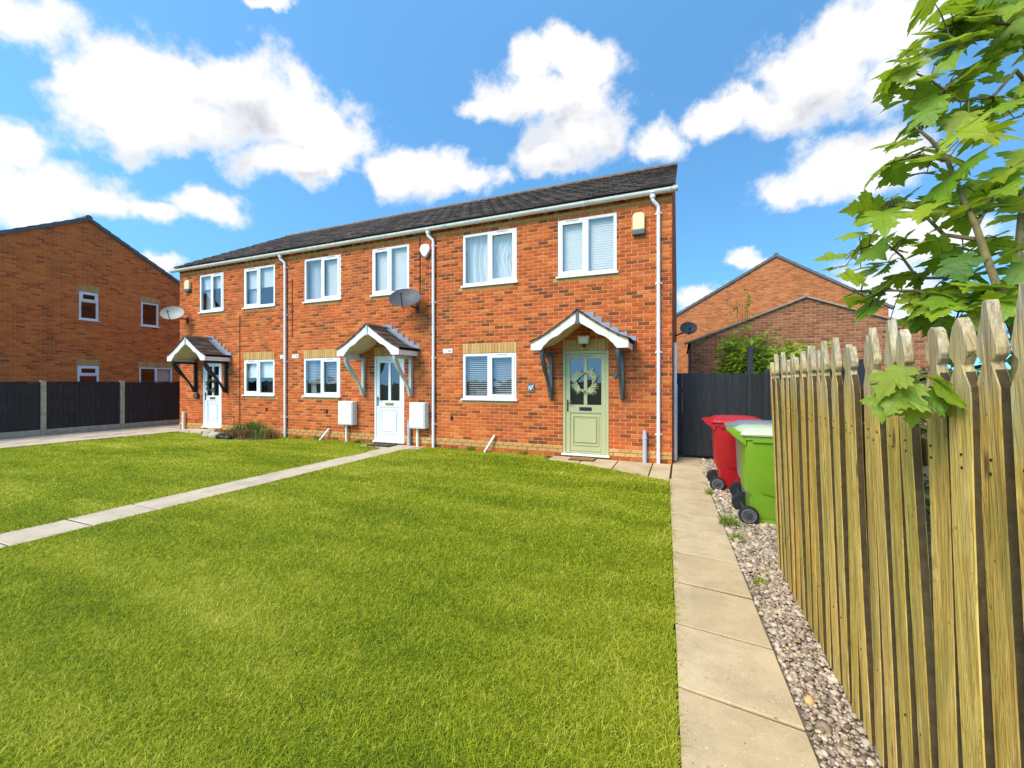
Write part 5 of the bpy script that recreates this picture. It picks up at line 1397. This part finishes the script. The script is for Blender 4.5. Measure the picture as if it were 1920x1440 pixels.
# ------------------------------------------------------------------ shrubs
def small_leaf(name, mat):
    vs = [(0, 0, 0), (.16, .25, .03), (.2, .5, .02), (.12, .8, -.03), (0, 1, -.1), (-.12, .8, -.03), (-.2, .5, .02), (-.16, .25, .03), (0, .5, -.03)]
    me = bpy.data.meshes.new(name); me.from_pydata(vs, [], [(0, 1, 8), (1, 2, 8), (2, 3, 8), (3, 4, 8), (4, 5, 8), (5, 6, 8), (6, 7, 8), (7, 0, 8)]); me.materials.append(M[mat]); return me
def leafy_shrub(loc, label, h, spread, n, leaf_len, seed, wisps=0):
    r = random.Random(seed); o = thing('leafy_shrub', loc, label, 'shrub', 'shrubs behind the gate'); L = Vector(loc)
    stems = MB(); lv = []
    for k in range(n):
        a = r.uniform(0, 2 * math.pi); rr = spread * r.random() ** .6; hh = h * r.uniform(.55, 1.0)
        if k < wisps: hh = h * r.uniform(1.15, 1.4)
        tip = L + Vector((rr * math.cos(a), rr * math.sin(a), hh)); mid = L.lerp(tip, .5) + Vector((-.1 * math.cos(a), -.1 * math.sin(a), .15))
        pts = [L + Vector((r.uniform(-.1, .1), r.uniform(-.1, .1), 0)), mid, tip]
        stems.tube(pts, [.012, .008, .003], 5)
        for q in range(20 if k >= wisps else 12):
            f = r.uniform(.35, 1.0); p = pts[1].lerp(pts[2], (f - .35) / .65) + Vector((r.gauss(0, .05), r.gauss(0, .05), r.gauss(0, .04)))
            lv.append((p, Vector((r.gauss(0, 1), r.gauss(0, 1), r.gauss(.1, .5))).normalized(), Vector((r.gauss(0, .5), r.gauss(-.2, .5), 1)).normalized(), leaf_len * r.uniform(.6, 1.2)))
    stems.build('stem', 'twig', o)
    m = MB()
    for p, d, nr, s in lv:
        x = d.cross(nr).normalized(); nn = x.cross(d).normalized()
        m.add([p, p + d * s * .45 + x * s * .24 + nn * .01, p + d * s - nn * s * .12, p + d * s * .45 - x * s * .24 + nn * .01], [(0, 1, 2), (0, 2, 3)])
    stuff(m.build('foliage', 'shrub_leaf', o)); return o
leafy_shrub((1.25, 10.3, -.03), 'tall yellow-green shrub above the black gate', 2.62, .56, 210, .17, 3, 4)
leafy_shrub((2.15, 10.9, -.03), 'lower green shrub right of the tall black gatepost', 2.5, .7, 170, .2, 8, 0)
hd = thing('hedge', (2.7, 3.0, -.03), 'dark green hedge glimpsed between the pickets beyond the fence', 'hedge')
rh = random.Random(17); m = MB()
for k in range(9): m.tube([(2.7, -1 + k, -.03), (2.7 + rh.uniform(-.1, .1), -1 + k, 1.4)], [.03, .012], 6)
m.build('stem', 'bark', hd); m = MB()
for k in range(9000):
    p = Vector((rh.choice((rh.uniform(2.25, 2.5), rh.uniform(2.3, 3.1))), rh.uniform(-1.4, 7.6), 1.66 * rh.random() ** .8)); d = Vector((rh.gauss(0, 1), rh.gauss(0, 1), rh.gauss(0, .6))).normalized()
    x = d.cross(Vector((rh.gauss(0, .5), rh.gauss(0, .5), 1))).normalized(); q = rh.uniform(.06, .13)
    m.add([p, p + d * q * .5 + x * q * .3, p + d * q, p + d * q * .5 - x * q * .3], [(0, 1, 2, 3)])
stuff(m.build('foliage', 'hedge_leaf', hd))
# flower bed before the left house
bed = thing('flower_bed', (-11.05, 7.75, -.012), 'overgrown flower bed of green and brown tufts under the left lower window', 'flower bed')
pts = [(-11.05 + 1.0 * math.cos(a) * (1 + .08 * math.sin(3 * a)), 7.82 + .42 * math.sin(a)) for a in [2 * math.pi * k / 26 for k in range(26)]]
MB().add([(x, y, .0) for x, y in pts] + [(-11.05, 7.85, .07)], [(k, (k + 1) % 26, 26) for k in range(26)]).build('soil_mound', 'soil', bed)
def tuft(parent, c, n, h, spread, mat, seed, w=.012):
    r = random.Random(seed); m = MB()
    for k in range(n):
        a = r.uniform(0, 2 * math.pi); b0 = Vector(c) + Vector((r.gauss(0, spread * .3), r.gauss(0, spread * .3), 0)); l = h * r.uniform(.6, 1.1)
        o = Vector((math.cos(a), math.sin(a), 0)) * spread * r.random()
        p1 = b0 + o * .45 + Vector((0, 0, l * .7)); p2 = b0 + o + Vector((0, 0, l * r.uniform(.6, 1.0))); s = Vector((-math.sin(a), math.cos(a), 0)) * w * .5
        m.add([b0 - s, b0 + s, p1 + s * .8, p1 - s * .8, p2], [(0, 1, 2, 3), (3, 2, 4)])
    return m.build('tuft', mat, parent)
M['tuft_green'] = plain('tuft_green', (.13, .18, .03), .7, .2, .35, 14.0)
M['tuft_olive'] = plain('tuft_olive', (.26, .24, .06), .7, .2, .35, 14.0)
M['tuft_brown'] = plain('tuft_brown', (.26, .13, .05), .8, .2, .35, 14.0)
for k, (x, y, n, h, s, mt) in enumerate([(-11.5, 7.85, 220, .42, .34, 'tuft_olive'), (-11.1, 7.9, 260, .52, .36, 'tuft_green'), (-10.75, 7.85, 220, .48, .34, 'tuft_green'), (-11.3, 7.6, 120, .26, .28, 'tuft_brown'), (-10.9, 7.6, 140, .30, .30, 'tuft_brown'), (-10.45, 7.75, 120, .34, .3, 'tuft_olive'), (-11.75, 7.7, 90, .24, .24, 'tuft_brown'), (-10.2, 7.9, 60, .3, .25, 'tuft_brown')]):
    tuft(bed, (x, y, .02), n, h, s, mt, 40 + k)
def boulder(x, y, s, label, mat, seed):
    r = random.Random(seed); bm = bmesh.new(); bmesh.ops.create_icosphere(bm, subdivisions=2, radius=1)
    for v in bm.verts: v.co *= 1 + r.uniform(-.12, .12); v.co = Vector((v.co.x * s * 1.3, v.co.y * s, max(-.5, v.co.z) * s * .75))
    me = bpy.data.meshes.new('edging_stone'); bm.to_mesh(me); bm.free(); me.materials.append(M[mat])
    o = link('edging_stone', me, None, (x, y, s * .36)); tag(o, label, 'stone', 'stones edging the flower bed')
boulder(-11.55, 7.38, .13, 'black rounded stone at the front left of the flower bed', 'black_plastic', 1)
boulder(-11.25, 7.36, .10, 'black rounded stone at the front middle of the flower bed', 'black_plastic', 2)
boulder(-12.05, 7.5, .14, 'grey stone at the left end of the flower bed', 'slab_grey', 3)
kb = thing('edging_slab', (-12.35, 7.62, 0), 'pale slab offcut propped between the white door and the flower bed', 'slab')
MB().prism([(-12.62, .0), (-12.25, .0), (-12.12, .20), (-12.42, .22)], 1, 7.56, 7.63).build('slab', 'slab_grey', kb, bevel=.008)
MB().prism([(-12.55, .0), (-12.33, .0), (-12.28, .12), (-12.48, .14)], 1, 7.48, 7.54).build('slab', 'slab_grey', kb, bevel=.008)

# ------------------------------------------------------------------ grass and gravel
def inside(px, py, poly):
    c = np.zeros(len(px), bool); n = len(poly)
    for i in range(n):
        x1, y1 = poly[i]; x2, y2 = poly[(i + 1) % n]
        k = ((y1 > py) != (y2 > py)) & (px < (x2 - x1) * (py - y1) / (y2 - y1 + 1e-12) + x1); c ^= k
    return c
def raw_mesh(name, verts, faces_by_size, mat, tint, smooth=False):
    me = bpy.data.meshes.new(name)
    me.vertices.add(len(verts)); me.vertices.foreach_set('co', verts.astype(np.float32).ravel())
    loops = np.concatenate([f.ravel() for f in faces_by_size]).astype(np.int32)
    sizes = np.concatenate([np.full(len(f), f.shape[1]) for f in faces_by_size]).astype(np.int32)
    me.loops.add(len(loops)); me.loops.foreach_set('vertex_index', loops)
    me.polygons.add(len(sizes)); me.polygons.foreach_set('loop_start', np.concatenate([[0], np.cumsum(sizes)[:-1]]).astype(np.int32))
    me.update(calc_edges=True)
    at_ = me.attributes.new('tint', 'FLOAT', 'POINT'); at_.data.foreach_set('value', tint.astype(np.float32))
    if smooth: me.polygons.foreach_set('use_smooth', np.ones(len(sizes), bool))
    me.materials.append(M[mat]); return me
def grass(poly, seed, n_try, label, edges=()):
    r = np.random.default_rng(seed)
    xs_, ys_ = [p[0] for p in poly], [p[1] for p in poly]
    x = r.uniform(min(xs_), max(xs_), n_try); y = r.uniform(-.3, max(ys_), n_try)
    dep = -x * SY + y * CY; lat = x * CY + y * SY
    k = inside(x, y, poly) & (dep > 1.25) & (lat / dep > -1.5)
    keep = np.clip((2.6 / np.maximum(dep, .5)) ** 1.5, .05, 1)
    k &= r.random(n_try) < keep
    x, y, dep = x[k], y[k], dep[k]
    for (xa, ya), (xb, yb) in edges:                 # longer blades creeping over the paving
        m_ = int(1100 * math.hypot(xb - xa, yb - ya)); f = r.random(m_); q = r.normal(0, .022, m_)
        nx_, ny_ = (yb - ya), -(xb - xa); l_ = math.hypot(nx_, ny_)
        ex, ey = xa + (xb - xa) * f + nx_ / l_ * q, ya + (yb - ya) * f + ny_ / l_ * q
        ed = -ex * SY + ey * CY; kk = (ed > 1.0) & (np.sin(ex * 9 + ey * 13) + np.sin(ey * 31) > -.7)
        x = np.concatenate([x, ex[kk]]); y = np.concatenate([y, ey[kk]]); dep = np.concatenate([dep, ed[kk]])
    n = len(x)
    a = r.uniform(0, 2 * np.pi, n); h = r.uniform(.010, .026, n) * (1 + .012 * dep); h = np.where(r.random(n) < .03, h * 1.9, h); w = r.uniform(.0020, .0040, n) * np.clip(dep / 2.6, 1, 3.2)
    ln = r.uniform(.4, 2.0, n) * h; ox, oy = np.cos(a) * ln, np.sin(a) * ln
    b = a + np.pi / 2 + r.uniform(-.8, .8, n); sx, sy = np.cos(b) * w / 2, np.sin(b) * w / 2
    z0 = np.full(n, -.012)
    V = np.empty((n, 5, 3))
    V[:, 0] = np.stack([x - sx, y - sy, z0], 1); V[:, 1] = np.stack([x + sx, y + sy, z0], 1)
    V[:, 2] = np.stack([x + ox * .4 + sx * .85, y + oy * .4 + sy * .85, z0 + h * .7], 1); V[:, 3] = np.stack([x + ox * .4 - sx * .85, y + oy * .4 - sy * .85, z0 + h * .7], 1)
    V[:, 4] = np.stack([x + ox, y + oy, z0 + h * r.uniform(.7, 1.05, n)], 1)
    i = np.arange(n)[:, None] * 5
    me = raw_mesh('lawn_grass', V.reshape(-1, 3), [i + np.array([[0, 1, 2, 3]]), i + np.array([[3, 2, 4]])], 'grass', np.repeat(np.clip(r.normal(.62, .36, n), 0, 1.1), 5))
    o = link('lawn_grass', me, None, (0, 0, 0)); tag(o, label, 'grass'); stuff(o); print('grass', n)
grass(main_lawn, 1, 2300000, 'short green grass of the main lawn between the two paths', [((pl(1.2), 1.2), (pl(6.86), 6.86)), ((LP1, .5), (LP1, 7.6))] + list(zip(PATIO[:5], PATIO[1:6])) + [((-5.83, 8.05), (-5.3, 8.28)), ((-5.3, 8.27), (-2.6, 8.27))])
grass(left_lawn, 2, 2600000, 'short green grass of the lawn left of the middle path', [((LP0, .5), (LP0, 7.6)), ((-14.6, 2), (-14.3, 7.65)), ((-13.2, 8.27), (-7.2, 8.27)), ((-14.3, 7.65), (-13.2, 8.25))])
def gravel(n, seed):
    r = np.random.default_rng(seed)
    y = r.uniform(.6, 9.1, n); x = r.uniform(.2, 1.24, n)
    edge = -.012 - (y - 1.8) * .0335 + .55
    k = (x > edge) & ((y > 3.9) | (x < .95)) & (r.random(n) < np.clip((3.2 / (y + .4)) ** 1.2, .15, 1))
    x, y = x[k], y[k]; n = len(x)
    bm = bmesh.new(); bmesh.ops.create_icosphere(bm, subdivisions=1, radius=1)
    base = np.array([v.co[:] for v in bm.verts]); fc = np.array([[v.index for v in f.verts] for f in bm.faces]); bm.free()
    nb = len(base)
    s = np.exp(r.normal(np.log(.0085), .40, n))[:, None, None] * np.clip(y / 3.0, 1, 1.5)[:, None, None]
    sh = r.uniform(.6, 1.3, (n, 1, 3)); sh[..., 2] *= .62
    V = base[None] * s * sh * (1 + r.uniform(-.22, .22, (n, nb, 1)))
    a = r.uniform(0, 2 * np.pi, n); ca, sa = np.cos(a)[:, None], np.sin(a)[:, None]
    X = V[..., 0] * ca - V[..., 1] * sa; Y = V[..., 0] * sa + V[..., 1] * ca
    V = np.stack([X + x[:, None], Y + y[:, None], V[..., 2] + (-.02 + s[:, 0] * .35 + r.uniform(0, .016, (n, 1)))], -1)
    i = (np.arange(n) * nb)[:, None, None]
    me = raw_mesh('gravel', V.reshape(-1, 3), [(i + fc[None]).reshape(-1, 3)], 'stone', np.repeat(np.clip(r.beta(2.2, 2.0, n), 0, 1), nb))
    o = link('gravel', me, None, (0, 0, 0)); tag(o, 'loose brown gravel between the path and the picket fence', 'gravel'); stuff(o); print('gravel', n)
gravel(70000, 3)
M['weed'] = plain('weed_leaf', (.17, .22, .03), .6, .2, .35, 14.0)
for k, (x, y, n, h, s, lb) in enumerate([(.47, 5.0, 90, .16, .14, 'grassy weed tuft on the path edge beside the green bin wheel'), (.50, 4.55, 60, .11, .11, 'low weed tuft on the path edge in front of the green bin'), (.55, 3.65, 26, .07, .07, 'small weed sprout in the gravel beside the path'), (.36, 6.25, 40, .12, .1, 'weed tuft between the path and the red bin')]):
    wd = thing('weed', (x, y, -.02), lb, 'weed', 'weeds along the path'); tuft(wd, (x, y, -.015), n, h, s, 'weed', 70 + k, .011)
for k, (x, y) in enumerate(((-9.65, 8.18), (-8.9, 8.2), (-7.55, 8.18), (-4.4, 8.22), (-3.1, 8.22))):
    wd = thing('wall_weed', (x, y, -.02), ['grass tuft at the wall by the left drainpipe', 'grass tuft at the wall under the middle lower window', 'grass tuft at the wall left of the white door', 'grass tuft at the wall under the nearest lower window', 'grass tuft at the wall left of the green door'][k], 'weed', 'grass tufts along the wall')
    tuft(wd, (x, y, -.015), 50, .13, .14, 'weed', 90 + k, .01)
